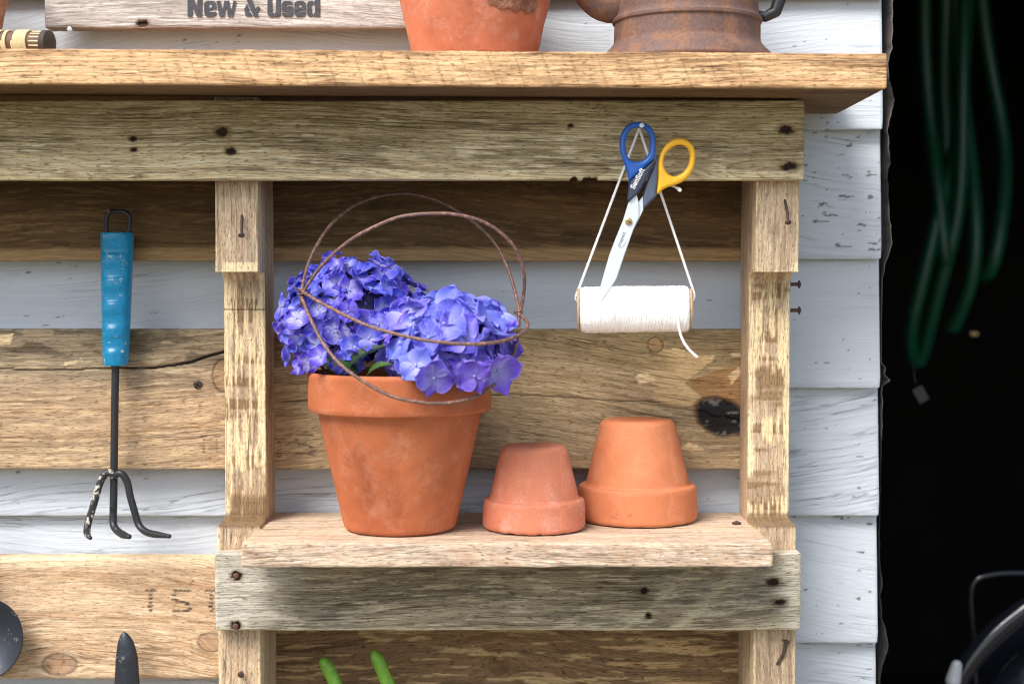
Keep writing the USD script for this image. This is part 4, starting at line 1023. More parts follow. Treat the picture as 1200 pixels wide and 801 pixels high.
# ------------------------------------------------------------------ hand cultivator on its nail
YC = 0.070
cult = thing('hand_cultivator', 'three pronged hand cultivator with blue grip hanging left of the pallet upright', 'garden tool', at(135, 440, YC))
s = px(YC)
top, bot = at(137.5, 272, YC), at(135.5, 428.5, YC); Lh = top[2] - bot[2]
pr = [(0.0, 0.0)] + [(0.0046, 0.0)]
zz = np.linspace(0.0006, Lh - 0.0006, 90)
for z_ in zz:
    f = z_ / Lh; r_ = 0.0118 + (0.0152 - 0.0118) * f + 0.0004 * math.sin(f * 3)
    e = min(z_, Lh - z_); r_ -= 0.0016 * max(0, 1 - e / 0.002) ** 2
    pr.append((r_, z_))
pr += [(0.006, Lh), (0, Lh)]
g = lathe(pr, 64); v = g.vertices
th = np.arctan2(v[:, 1], v[:, 0]); f = v[:, 2] / Lh
fing = sm(0.15, 0.85, 0.5 + 0.5 * np.cos((f * 5.6) * 2 * np.pi + 0.4))
front = np.exp(-((th + math.pi / 2) / 0.75) ** 2); rad = np.hypot(v[:, 0], v[:, 1])
k = 1 - (rad > 0.004) * (0.19 * front * sm(0.02, 0.12, f) * (1 - sm(0.86, 0.98, f)) * fing) - 0.025 * (rad > 0.004) * sm(0.35, 0.8, np.cos(th + math.pi / 2)) * 0
lean = (top - bot) / Lh
g.vertices = np.stack([v[:, 0] * k, v[:, 1] * k, 0 * v[:, 2]], 1) + bot + v[:, 2][:, None] * lean
obj('handle', g, 'blue_rubber', cult, smooth=35)
lp = spline([at(126, 277, YC), at(124.5, 262, YC - 0.001), at(127.5, 250, YC - 0.002), at(138, 247.5, YC - 0.002), at(149, 250, YC - 0.002), at(152, 262, YC - 0.001), at(149.5, 277, YC)], 36)
loop = tube(lp, 0.0021, 10); obj('hanging_loop', loop, 'black_iron', cult, smooth=True)
obj('shaft', tube(spline([bot + Z * 0.004, at(134.5, 480, YC), at(133.5, 560, YC), at(133, 598, YC)], 30), 0.0036, 16), 'black_iron', cult, smooth=True)
obj('tine', tube(spline([at(133, 590, YC), at(132.6, 606, YC), at(133.2, 615, YC - 0.002), at(137, 621, YC - 0.007), at(144, 626, YC - 0.016), at(152, 628.5, YC - 0.026)], 40), np.r_[np.full(30, 0.0036), np.linspace(0.0036, 0.0022, 10)], 16), 'black_iron', cult, smooth=True)
obj('tine', tube(spline([at(134, 558, YC - 0.004), at(141, 554, YC - 0.006), at(147, 560, YC - 0.006), at(152, 578, YC - 0.006), at(158, 600, YC - 0.006), at(163, 615, YC - 0.007), at(170, 622, YC - 0.012), at(184, 626, YC - 0.022), at(199, 628, YC - 0.032)], 60), np.r_[np.full(48, 0.0034), np.linspace(0.0034, 0.0020, 12)], 16), 'black_iron', cult, smooth=True)
obj('tine', tube(spline([at(134, 558, YC - 0.004), at(127, 553, YC - 0.006), at(120, 560, YC - 0.006), at(114, 576, YC - 0.006), at(108, 597, YC - 0.006), at(103.5, 612, YC - 0.007), at(102, 620, YC - 0.010), at(103, 627, YC - 0.020), at(106, 630, YC - 0.030)], 60), np.r_[np.full(46, 0.0034), np.linspace(0.0034, 0.0018, 14)], 16), 'chipped_iron', cult, smooth=True, label='left prong with its black paint chipped off')
p = at(129, 248.5, YC - 0.003); obj('hanging_nail', nail(np.array([p[0], YB + 0.004, p[2] + 0.001]), p + np.array([0, -0.008, 0.0015]), rh=0.0022), 'nail_steel', pallet, smooth=40)

# round dark scoop and black handle at the lower left
YQ = 0.066
c = at(-21, 748, YQ); R_ = 48 * px(YQ)
sc = thing('garden_scoop', 'round dark steel scoop bowl at the left edge below the cultivator', 'scoop', c)
th = np.linspace(0, 1, 14); pr = [(R_ * a, -0.013 * (1 - a * a)) for a in th] + [(R_ + 0.0008, 0.0004), (R_, 0.0012)] + [(R_ * a, 0.0012 - 0.0135 * (1 - a * a) + 0.0) for a in th[::-1]]
b_ = lathe(np.array([(r_, z_) for r_, z_ in pr]), 96, (0, 0, 0), 0.0006, 3); b_.apply_transform(trimesh.transformations.rotation_matrix(math.radians(90 - 8), [1, 0, 0])); b_.apply_translation(c)
obj('bowl', b_, 'dark_steel', sc, smooth=40)
obj('handle', tube([c + [-0.004, 0.003, R_ * 0.93], c + [-0.008, 0.006, R_ + 0.02], c + [-0.02, 0.008, R_ + 0.10]], [0.006, 0.0055, 0.005], 14), 'dark_steel', sc, smooth=True)
hb = thing('garden_dibber', 'black tapered tool with a rounded end standing below the cultivator at the bottom edge', 'garden tool', at(148, 800, YQ))
hc = [(151, 900), (150, 840), (149, 801), (148.5, 770), (147, 752), (145.5, 744), (144.5, 740)]; hr = [15, 15, 14.8, 13.2, 9.5, 5.5, 1.2]
g = tube(spline([at(a, b, YQ) for a, b in hc], 50), np.interp(np.linspace(0, 1, 50), np.r_[0, np.cumsum(np.abs(np.diff([b for a, b in hc])))] / 160.0, hr) * px(YQ), 32)
g.vertices[:, 1] = YQ + (g.vertices[:, 1] - YQ) * 0.62; obj('grip', g, 'dark_steel', hb, smooth=40)
obj('socket', tube([at(151, 898, YQ), at(152, 1000, YQ)], 0.007, 16), 'black_iron', hb, smooth=40)

# green handled shears in the bay below the shelf
YR = 0.045
gs = thing('garden_shears', 'pair of green handles poking up in the bay under the lower shelf', 'shears', at(420, 800, YR))
for pts in ([(377, 772), (383, 780), (391, 796), (402, 830), (408, 880)], [(437.5, 763), (443, 773), (451, 792), (460, 815), (452, 880)]):
    c = spline([at(a, b, YR) for a, b in pts], 40); obj('handle', tube(c, 0.0062 * (1 - 0.45 * np.clip(1 - np.arange(40) / 4.0, 0, 1) ** 2), 18), 'green_rubber', gs, smooth=45)
obj('blade', plate([(404, 872), (412, 872), (440, 985), (434, 990)], YR, 0.003), 'dark_steel', gs); obj('blade', plate([(448, 872), (456, 872), (424, 992), (418, 985)], YR - 0.004, 0.003), 'dark_steel', gs)

# ------------------------------------------------------------------ scissors and twine on one nail
YX = -0.034
sci = thing('scissors', 'blue and yellow handled scissors hanging from a nail on the upper front board', 'scissors', at(752, 148, YX))


def shape_px(pts, smooth_n=0):
    if smooth_n: pts = [tuple(p) for p in spline(list(pts) + [pts[0]], smooth_n, closed=True)]
    return Polygon([(at(u, v, YX)[0], at(u, v, YX)[2]) for u, v in pts]).buffer(0)


def puffy(poly, y_mid, half, edge=0.0030):
    """A moulded solid of the outline: thick inside, rolling off in a round towards the outline."""
    import shapely
    out = []
    for g_ in (poly.geoms if hasattr(poly, 'geoms') else [poly]):
        g_ = g_.segmentize(0.0007)
        rings = [np.array(g_.exterior.coords)[:-1]] + [np.array(r_.coords)[:-1] for r_ in g_.interiors]
        m = to_tm(m3.CrossSection(rings, m3.FillRule.EvenOdd).extrude(0.002).translate((0, 0, -0.001)).refine_to_length(0.0007))
        v = m.vertices; d = shapely.distance(shapely.points(v[:, 0], v[:, 1]), g_.boundary)
        p_ = np.sqrt(np.clip(1 - (1 - np.clip(d / edge, 0, 1)) ** 2, 0, 1)) * 0.94 + 0.06
        m.vertices = np.stack([v[:, 0], y_mid + np.sign(v[:, 2]) * half * p_ * (np.abs(v[:, 2]) > 0.0009), v[:, 1]], 1); m.invert(); out.append(m)
    return trimesh.util.concatenate(out)


blue_all = shape_px([(747, 143.5), (757, 145.5), (765, 154), (768, 167), (767.5, 181), (764, 196), (756.5, 212), (747.5, 227), (741, 233), (736.5, 236.5), (736, 222), (735, 205), (731, 193), (726.8, 180), (725.5, 167), (729, 154), (737, 146)], 120)
blue_hole = shape_px([(746.5, 150.5), (754, 152), (759.5, 159), (761, 170), (759.5, 180), (754.5, 187), (746, 190), (738, 187.5), (733.5, 179), (732.8, 168), (735.5, 158), (740.5, 152)], 90)
blue_all = blue_all.difference(blue_hole)
navy_cut = shape_px([(738, 212), (765.5, 188), (775, 200), (760, 245), (730, 245), (735, 226)])
obj('handle', puffy(blue_all.difference(navy_cut), YX - 0.0035, 0.0036), 'blue_plastic', sci, smooth=75, label='blue looped handle')
obj('grip', puffy(blue_all.intersection(navy_cut), YX - 0.0035, 0.0037, edge=0.0022), 'navy_grip', sci, smooth=75)
yel = shape_px([(795, 162), (805, 164), (812.5, 171), (815, 182), (813.5, 195), (807, 207), (797, 214.5), (784, 219), (776, 223), (770.5, 227.5), (770.5, 214), (771, 200), (771.5, 188), (775.5, 176), (784, 166)], 120)
yhole = shape_px([(796, 170), (803, 171.5), (807.5, 178), (808, 187), (804.5, 197), (797.5, 204), (789, 206.5), (781.5, 202), (777.8, 193), (779, 183), (786, 174)], 90)
gry = shape_px([(772, 181), (773, 190), (772, 203), (771.5, 226), (768, 231), (761, 238), (754, 243.5), (752.5, 236), (754, 226), (759, 209), (765, 195)], 90)
yl = yel.difference(yhole)
obj('handle', puffy(yl, YX + 0.0005, 0.0036), 'yellow_plastic', sci, smooth=75, label='yellow looped handle')
obj('grip', puffy(gry.difference(yl.buffer(0.0002)), YX + 0.0005, 0.0037, edge=0.0022), 'grey_grip', sci, smooth=75)
b1 = plate([(736.5, 237.5), (746, 227.5), (748, 236), (748.3, 254), (742, 268), (731, 299), (722, 326), (713, 341), (704, 353.5), (700.5, 353), (701, 345), (706.5, 325), (714, 299), (722, 278), (730, 258.5)], YX - 0.0042, 0.0014)
b2 = plate([(753.3, 230), (753.6, 246), (749, 256), (742.5, 268.5), (731.6, 299.5), (722.6, 327), (713.5, 342), (705, 354), (712, 330), (724, 285), (738, 246), (746, 240)], YX - 0.0024, 0.0014)
obj('blade', b1, 'bright_steel', sci); obj('blade', b2, 'bright_steel', sci)
pv_ = at(736.8, 259.6, YX - 0.0046); hd = lathe(rounded([(0, 0.0014), (0.0026, 0.0012), (0.0032, 0.0003), (0.0032, -0.001)], 0.0006), 24); hd.apply_transform(trimesh.transformations.rotation_matrix(math.pi / 2, [1, 0, 0])); hd.apply_translation(pv_)
ps = obj('pivot_screw', hd, 'brass_screw', sci, smooth=40)
c_ = trimesh.creation.box([0.0042, 0.0004, 0.0008]); c_.apply_transform(trimesh.transformations.rotation_matrix(0.5, [0, 1, 0])); c_.apply_translation(pv_ - Y * 0.0015); obj('slot', c_, 'black_iron', ps)


def write(text, p_from, p_to, height_px, y, m, bold, name='lettering', depth=0.0004):
    """Lettering in the plane y that reads from one pixel to another."""
    a, b = at(*p_from, y), at(*p_to, y); d = b - a; L = np.linalg.norm(d); d /= L; up = np.array([-d[2], 0, d[0]])
    t = meshkit.text_mesh(text, 0.01, depth, bold); v = t.vertices; bb = t.bounds
    xx = (v[:, 0] - bb[0, 0]) / (bb[1, 0] - bb[0, 0]) * L; yy = v[:, 1] / 0.01 * height_px * px(y)
    t.vertices = a + xx[:, None] * d + yy[:, None] * up + (-Y) * v[:, 2][:, None]
    return obj(name, t, m, sci)


write('SenSoft', (743.2, 222.0), (755.5, 199.0), 5.6, YX - 0.00715, 'white_print', True)
write('maped', (727, 288), (733, 273), 3.6, YX - 0.0043, 'engraved_print', False, depth=0.0002)
ua = [at(724.5, 287.5, YX - 0.0043), at(726.8, 290, YX - 0.0043), at(730, 288.5, YX - 0.0043), at(733.5, 283, YX - 0.0043)]
obj('lettering', tube(spline(ua, 16), 0.00022, 5), 'engraved_print', sci)
nm = at(752, 147, YX - 0.010); obj('hanging_nail', nail(np.array([nm[0], YF + 0.004, nm[2] + 0.0005]), nm, rh=0.0021), 'bright_steel', pallet, smooth=40)

YK = -0.001
A_, B_ = at(676.5, 363.0, YK + 0.003), at(810.5, 361.5, YK - 0.003)
spool = thing('twine_spool', 'spool of white cotton twine hanging by its own string below the scissors', 'twine spool', (A_ + B_) / 2)
ax = (B_ - A_); Ls = np.linalg.norm(ax); ax /= Ls; e1 = np.cross(ax, Z); e1 /= np.linalg.norm(e1); e2 = np.cross(e1, ax)
RS = 26.3 * px(YK)
nth, nx = 420, 330
T_, Xs = np.meshgrid(np.linspace(0, 2 * np.pi, nth, endpoint=False), np.linspace(0.0025, Ls - 0.0025, nx), indexing='ij')
pit = 0.0021                                                   # strand spacing
zig = np.modf(np.abs(Xs / 0.030 + 3 * T_ / (2 * np.pi) + 0.06 * np.sin(T_ * 7)))[0]
dirn = np.where(zig < 0.5, 1, -1); tri = np.abs(zig - 0.5)
ph1 = np.cos((Xs + 0.011 * T_ / (2 * np.pi) * 3) / pit * 2 * np.pi); ph2 = np.cos((Xs - 0.011 * T_ / (2 * np.pi) * 3) / pit * 2 * np.pi)
hh = np.where(dirn > 0, ph1, ph2) * 0.00042 + 0.0004 * (fbm(np.stack([np.cos(T_) * 20, np.sin(T_) * 20, Xs * 700], -1), 2, 5) - 0.5)
seam = np.minimum(np.abs(zig - 0.5), np.minimum(zig, 1 - zig)); hh = hh - 0.0006 * np.exp(-(seam / 0.018) ** 2)
barrel = RS - 0.0016 * (1 - sm(0, 0.004, np.minimum(Xs, Ls - Xs) - 0.0025)) + 0.0018 * (fbm(np.stack([np.cos(T_) * 2, np.sin(T_) * 2, Xs * 40], -1), 3, 9) - 0.5)
Rr = barrel + hh
Pv = A_ + Xs[..., None] * ax + Rr[..., None] * (np.cos(T_)[..., None] * e1 + np.sin(T_)[..., None] * e2)
idx = np.arange(nth * nx).reshape(nth, nx); i0, i1 = idx, np.roll(idx, -1, 0)
F = np.vstack([np.stack([i0[:, :-1].ravel(), i0[:, 1:].ravel(), i1[:, 1:].ravel()], 1), np.stack([i0[:, :-1].ravel(), i1[:, 1:].ravel(), i1[:, :-1].ravel()], 1)])
Vv = Pv.reshape(-1, 3); caps = []
for col_i, fl in ((0, False), (nx - 1, True)):                  # end faces down to the tube
    ring = idx[:, col_i]; inner = len(Vv) + np.arange(nth); c0 = A_ + Xs[0, col_i] * ax
    Vv = np.vstack([Vv, c0 + (Pv[:, col_i] - c0) * 0.5]); A2 = np.stack([ring, np.roll(ring, -1), np.roll(inner, -1)], 1); B2 = np.stack([ring, np.roll(inner, -1), inner], 1)
    caps += [A2, B2] if not fl else [A2[:, ::-1], B2[:, ::-1]]
F = np.vstack([F] + caps); tt = Vv[F]
if np.einsum('ij,ij->i', tt[:, 0] - A_, np.cross(tt[:, 1] - A_, tt[:, 2] - A_)).sum() < 0: F = F[:, ::-1]
tr = np.random.default_rng(5); N_turn, per = 150, 5.27
th_ = np.linspace(0, 2 * np.pi * N_turn, N_turn * 26); ps_ = th_ / (2 * np.pi * per)
tri_ = np.abs((ps_ % 2) - 1); drift = 0.0008 * np.interp(ps_, np.arange(40), tr.normal(0, 1, 40))
xs_ = 0.0035 + (Ls - 0.007) * np.clip(tri_, 0, 1) + drift * np.sin(np.pi * tri_)
rs_ = RS - 0.0003 + np.interp(ps_, np.arange(40), tr.uniform(-0.0003, 0.0006, 40)) - 0.0012 * (1 - sm(0, 0.006, np.minimum(xs_, Ls - xs_) - 0.0025)) + 0.0012 * (fbm(np.stack([np.cos(th_) * 2, np.sin(th_) * 2, xs_ * 40], -1), 3, 9) - 0.5)
strand = A_ + xs_[:, None] * ax + rs_[:, None] * (np.cos(th_)[:, None] * e1 + np.sin(th_)[:, None] * e2)
nv_, fv_, _ = meshkit.arrays((Vv, F), False); stb = tube(strand, 0.00082, 6)
obj('winding', (np.vstack([nv_, stb.vertices]), np.vstack([fv_, stb.faces + len(nv_)])), 'cotton_twine', spool, smooth=60)
pr = [(RS * 0.92, -0.0006), (RS * 0.95, 0.0), (RS * 0.95, 0.0016), (RS * 0.5, 0.002)]


def along(mesh):                                              # from a z axis at the origin to the spool's axis
    M = np.eye(4); M[:3, 0], M[:3, 1], M[:3, 2], M[:3, 3] = e1, e2, ax, A_; q = mesh.copy(); q.apply_transform(M)
    if np.linalg.det(M[:3, :3]) < 0: q.invert()
    return q


tubep = rounded([(RS * 0.62, 0.0), (RS * 0.97, 0.0), (RS * 0.97, 0.0022), (RS * 0.5, 0.0024), (RS * 0.5, Ls - 0.0024), (RS * 0.9, Ls - 0.0022), (RS * 0.9, Ls), (RS * 0.62, Ls), (RS * 0.62, 0.0)], 0.0005, 3)
obj('tube', along(lathe(tubep, 64)), 'card_tube', spool, smooth=40)
apex = at(749, 150.5, YX + 0.010)
la, lb = at(677.5, 340, YK), at(812, 339, YK)
def cord(path, r=0.00072, pitch=0.0042):
    """Two plies twisted round each other along a path."""
    path = np.asarray(path, float); d = np.r_[0, np.cumsum(np.linalg.norm(np.diff(path, axis=0), axis=1))]; m = int(d[-1] / (pitch / 7)) + 4
    q = np.stack([np.interp(np.linspace(0, d[-1], m), d, path[:, k]) for k in range(3)], 1); tt_ = np.gradient(q, axis=0); tt_ /= np.linalg.norm(tt_, axis=1, keepdims=True)
    a = np.cross(tt_, Y); a /= np.linalg.norm(a, axis=1, keepdims=True) + 1e-9; b = np.cross(tt_, a); ph = np.linspace(0, d[-1], m) / pitch * 2 * np.pi
    w_ = 1 + 0.25 * (fbm(np.stack([ph * 0.4, 0 * ph, 0 * ph], -1), 2, 3) - 0.5)
    return trimesh.util.concatenate([tube(q + s_ * 0.00062 * (np.cos(ph)[:, None] * a + np.sin(ph)[:, None] * b), r * w_, 6) for s_ in (1, -1)])


obj('string', cord(np.vstack([spline([A_ + ax * 0.012 + Z * RS * 0.3, A_ - ax * 0.0012 + Z * RS * 0.45, la], 8)[:-1], np.linspace(la, apex, 30)])), 'cotton_twine', spool, smooth=True)
obj('string', cord(np.vstack([np.linspace(apex, lb, 30), spline([lb, at(813.5, 345, YK), B_ + ax * 0.001 + Z * RS * 0.35, B_ - ax * 0.012 + Z * RS * 0.3], 8)[1:]])), 'cotton_twine', spool, smooth=True)
kn = spline([at(778, 212, YX + 0.012), at(788, 217.5, YX + 0.009), at(796, 222, YX + 0.004), at(798, 223.5, YX + 0.003)], 14)
obj('string_end', tube(kn, np.r_[np.full(10, 0.0011), [0.0013, 0.0017, 0.0019, 0.0012]], 8), 'cotton_twine', spool, smooth=True)
le = spline([at(794.5, 357, YK - RS - 0.001), at(794.7, 372, YK - RS - 0.0012), at(796, 386, YK - RS - 0.0005), at(801, 400, YK - RS - 0.001), at(809, 411, YK - RS - 0.003), at(817.5, 418.5, YK - RS - 0.004)], 40)
obj('loose_end', cord(le), 'cotton_twine', spool, smooth=True)

# ------------------------------------------------------------------ hydrangea blooms
def petal(c, n, d, length, width, cup, curl, col_in, col_out, rng):
    """One petal of a floret: grows from c along d, facing n."""
    p = np.cross(n, d); ns, nt = 11, 11
    s = np.linspace(0, 1, ns)[:, None]; t = np.linspace(-1, 1, nt)[None]
    wid = width * (np.clip(np.sin(np.pi * np.clip(s, 0, 1) ** 0.78), 0, 1) ** 0.55 * 0.5 + 0.05 * (1 - s))
    a, b, ph = rng.uniform(3, 6), rng.uniform(0, 6), rng.uniform(0, 6)
    ruf = 0.075 * np.sin(t * a + b + s * 2) * s + 0.05 * np.sin(s * 7 + ph) * np.abs(t) ** 1.5 * s
    up = cup * length * (s ** 1.5) + curl * width * (np.abs(t) ** 1.7) * s * 0.55 + length * ruf - rng.uniform(0.0, 0.30) * length * s ** 4 - 0.05 * width * np.exp(-(t / 0.16) ** 2) * (1 - s) * 1.2
    shp = 1 + 0.04 * np.cos(t * np.pi) * s ** 3 - 0.10 * (t ** 2) * s + 0.03 * np.sin(t * 6 + b) * s ** 2
    P = c + (s * shp * length)[..., None] * d + (t * wid * (1 + 0.05 * np.sin(s * 9 + ph)))[..., None] * p + up[..., None] * n
    vein = np.exp(-(t / 0.07) ** 2) + 0.6 * np.exp(-((np.abs(t) - 0.42 * s) / 0.06) ** 2) * (s > 0.15) + 0.5 * np.exp(-((np.abs(t) - 0.75 * s) / 0.06) ** 2) * (s > 0.3)
    f = np.clip(s * 1.25 - 0.05 + 0 * t, 0, 1)
    col = col_in + (col_out - col_in) * sm(0.0, 0.85, f)[..., None]
    edge_ = sm(0.82, 1.0, np.maximum(np.abs(t) * (s > 0.15), s + 0 * t))
    col = col * (1.0 - 0.13 * vein * (1 - 0.4 * s))[..., None]
    col = col + (S(206, 196, 240) - col) * (0.22 * edge_)[..., None]
    I = np.arange(ns * nt).reshape(ns, nt)
    F = np.vstack([np.stack([I[:-1, :-1].ravel(), I[1:, :-1].ravel(), I[1:, 1:].ravel()], 1), np.stack([I[:-1, :-1].ravel(), I[1:, 1:].ravel(), I[:-1, 1:].ravel()], 1)])
    return P.reshape(-1, 3), F, col.reshape(-1, 3)


def bloom(label, centre, rad, n, size, seed, extra, hue, pale, nj=0.30, rest=0):
    rng = np.random.default_rng(seed); centre = np.asarray(centre)
    t = thing('hydrangea_bloom', label, 'flower', centre)
    dirs = []
    ga = math.pi * (3 - math.sqrt(5))
    N = int((n + rest) * 1.30)
    for i in range(N):
        z = 1 - 2 * (i + 0.5) / N; a = ga * i; d = np.array([math.sqrt(1 - z * z) * math.cos(a), math.sqrt(1 - z * z) * math.sin(a), z])
        if d[1] < 0.80 and d[2] > -0.80: dirs.append(d)
    dirs = sorted(dirs, key=lambda d: d[1]); behind = dirs[n:]; dirs = dirs[:n]
    spots = [(centre + np.asarray(rad) * (d + rng.normal(0, 0.05, 3)) * rng.uniform(0.86, 1.04), d) for d in dirs]
    spots += [(np.asarray(p), np.asarray(q) / np.linalg.norm(q)) for p, q in extra]
    nf_ = len(spots); spots += [(centre + np.asarray(rad) * d * rng.uniform(0.86, 1.02), d) for d in behind]; joined = []
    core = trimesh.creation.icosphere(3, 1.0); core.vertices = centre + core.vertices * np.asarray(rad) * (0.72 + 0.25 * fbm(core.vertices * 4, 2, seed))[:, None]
    obj('dark_core', core, 'hydrangea_petal', t, smooth=True, col=np.tile(S(46, 44, 84), (len(core.vertices), 1)))  # added solid dark core, blocks the view between florets
    st_ = tube(spline([centre, centre * [1, 1, 0] + [0, 0, POT[2] - 0.005], np.array([POT[0], POT[1], POT[2] - 0.03])], 12), 0.003, 8); obj('stem', st_, 'hydrangea_leaf', t, smooth=True, col=np.tile(S(70, 98, 40), (len(st_.vertices), 1)))
    for si, (p, d) in enumerate(spots):
        nrm = d + rng.normal(0, nj, 3) + np.array([0, -0.12, 0.12]); nrm /= np.linalg.norm(nrm)
        a = np.array([0, 0, 1.0]) if abs(nrm[2]) < 0.85 else np.array([1.0, 0, 0]); e1 = np.cross(nrm, a); e1 /= np.linalg.norm(e1); e2 = np.cross(nrm, e1)
        a0 = rng.uniform(0, 2 * math.pi); sz = size * rng.uniform(0.82, 1.18); cup = rng.uniform(-0.05, 0.5); mixk = np.clip(rng.normal(0.45, 0.3) + 0.35 * d[2], 0, 1)
        base = hue[0] + (hue[1] - hue[0]) * mixk; base = base * rng.uniform(0.85, 1.12)
        inn = base + (S(214, 214, 244) - base) * rng.uniform(*pale)  # pale petal centres, lifted further to paint in white highlights
        bead = trimesh.creation.icosphere(1, sz * 0.065); bead.apply_translation(p + nrm * sz * 0.07)
        stalk = tube([p - d * sz * 0.7, p], sz * 0.03, 5, False)
        m = trimesh.util.concatenate([bead, stalk])
        cm_ = np.tile(S(176, 186, 228), (len(m.vertices), 1))
        if si >= nf_: joined.append((m.vertices, m.faces, cm_))
        else: fl = obj('floret', m, 'hydrangea_petal', t, smooth=True, col=np.tile(S(176, 186, 228), (len(m.vertices), 1)))
        for k in range(4):
            ang = a0 + k * math.pi / 2 + rng.normal(0, 0.10); dd = math.cos(ang) * e1 + math.sin(ang) * e2
            tilt = rng.normal(0, 0.10); nk = nrm * math.cos(tilt) + dd * math.sin(tilt); d2 = dd - nk * (dd @ nk); d2 /= np.linalg.norm(d2)
            lift = 0.012 * sz * (k % 2)
            P, F, c = petal(p + nk * lift, nk, d2, sz * rng.uniform(0.92, 1.08), sz * rng.uniform(0.98, 1.22), cup + rng.normal(0, 0.14), rng.uniform(-0.35, 0.55), inn, base * rng.uniform(0.9, 1.1), rng)
            if si >= nf_: joined.append((P, F, c))
            else: obj('petal', (P, F), 'hydrangea_petal', fl, smooth=True, col=c)
    if joined:
        off = np.cumsum([0] + [len(x[0]) for x in joined]); tag(obj('rear_florets', (np.vstack([x[0] for x in joined]), np.vstack([x[1] + o for x, o in zip(joined, off)])), 'hydrangea_petal', t, smooth=True, col=np.vstack([x[2] for x in joined])), kind='stuff')
    return t


HUE1 = (S(88, 62, 196), S(86, 96, 218)); HUE2 = (S(112, 84, 208), S(114, 126, 226))
yb1, yb2 = 0.012, -0.040
ex1 = [(at(u, v, y), q) for u, v, y, q in ((340, 412, -0.01, (-0.8, -0.6, -0.4)), (350, 428, -0.02, (-0.5, -0.8, -0.4)), (345, 398, -0.02, (-0.7, -0.8, -0.1)), (362, 425, -0.03, (-0.2, -1, -0.5)), (330, 388, 0.0, (-1, -0.5, 0.1)), (395, 425, -0.045, (0, -1, -0.4)), (376, 418, -0.05, (-0.2, -1, -0.2)), (412, 408, -0.05, (0, -1, -0.1)), (432, 396, -0.05, (0.2, -1, 0)), (410, 424, -0.048, (0, -1, -0.4)), (443, 380, -0.045, (0.2, -1, 0.1)))]
bl1 = bloom('rounder hydrangea bloom of small deep blue violet florets on the left of the pot', at(414, 368, yb1), (0.064, 0.052, 0.047), 82, 0.0128, 3, ex1, HUE1, (0.15, 0.9), 0.34, 34)
ex2 = [(at(u, v, y), q) for u, v, y, q in ((487, 428, -0.092, (-0.25, -1, 0.1)), (508, 442, -0.098, (0, -1, -0.35)), (556, 440, -0.095, (0.1, -1, -0.3)), (583, 434, -0.078, (0.4, -1, -0.2)))]
bl2 = bloom('larger petalled periwinkle hydrangea bloom leaning over the right rim of the pot', at(527, 402, yb2), (0.053, 0.046, 0.036), 40, 0.0205, 11, ex2, HUE2, (0.10, 0.55), 0.34, 10)


def leaf(base, tip, nrm, width, c1):
    base, tip = np.asarray(base), np.asarray(tip); d = tip - base; L = np.linalg.norm(d); d /= L; n = np.asarray(nrm, float); n -= d * (n @ d); n /= np.linalg.norm(n); p = np.cross(n, d)
    s = np.linspace(0, 1, 14)[:, None]; t = np.linspace(-1, 1, 9)[None]; wid = width * np.sin(np.pi * s ** 0.8) ** 0.8 * 0.5
    up = 0.15 * L * np.sin(np.pi * s) + np.abs(t) * wid * 0.35 + 0.012 * L * np.cos(s * 40) * np.abs(t)
    P = base + (s * L + 0 * t)[..., None] * d + (t * wid)[..., None] * p + up[..., None] * n
    col = np.asarray(c1) * (0.8 + 0.5 * np.exp(-(t / 0.12) ** 2) + 0 * s)[..., None] * np.ones(3); I = np.arange(14 * 9).reshape(14, 9)
    F = np.vstack([np.stack([I[:-1, :-1].ravel(), I[1:, :-1].ravel(), I[1:, 1:].ravel()], 1), np.stack([I[:-1, :-1].ravel(), I[1:, 1:].ravel(), I[:-1, 1:].ravel()], 1)])
    return (P.reshape(-1, 3), F), col.reshape(-1, 3)


for b_, t_, n_, w_, c_ in (((400, 440, -0.05), (458, 404, -0.055), (-0.3, -0.7, 0.8), 0.012, S(24, 50, 24)), ((430, 440, -0.06), (462, 427, -0.068), (0, -0.6, 1), 0.010, S(60, 92, 36)), ((395, 436, -0.03), (374, 420, -0.03), (0.3, -0.8, 0.7), 0.014, S(52, 84, 36)), ((420, 438, -0.055), (388, 426, -0.058), (0, -0.5, 1), 0.014, S(40, 70, 32))):
    (m, c) = leaf(at(*b_), at(*t_), n_, w_, c_); obj('leaf', m, 'hydrangea_leaf', bl1, smooth=True, col=c)

# ------------------------------------------------------------------ rusty wire hoops round the blooms
wire = thing('wire_globe', 'rusty wire hoops tied into a globe round the hydrangea blooms', 'wire hoops', at(470, 430, 0))
LT, RT = (353.5, 342), (608.8, 367)
yl_, yr_ = -0.030, -0.020


def hoop(pts, ys, r=0.00155, n=90):
    p = spline([at(u, v, y) for (u, v), y in zip(pts, ys)], n); p = p + 0.0006 * np.stack([fbm(np.stack([np.linspace(0, 7, n), np.full(n, k), np.full(n, len(pts))], -1), 2, k) - 0.5 for k in range(3)], -1)
    obj('hoop', tube(p, r, 10), 'rusty_wire', wire, smooth=True)


def ys(n, amp): return [yl_ + (yr_ - yl_) * i / (n - 1) + amp * math.sin(math.pi * i / (n - 1)) for i in range(n)]


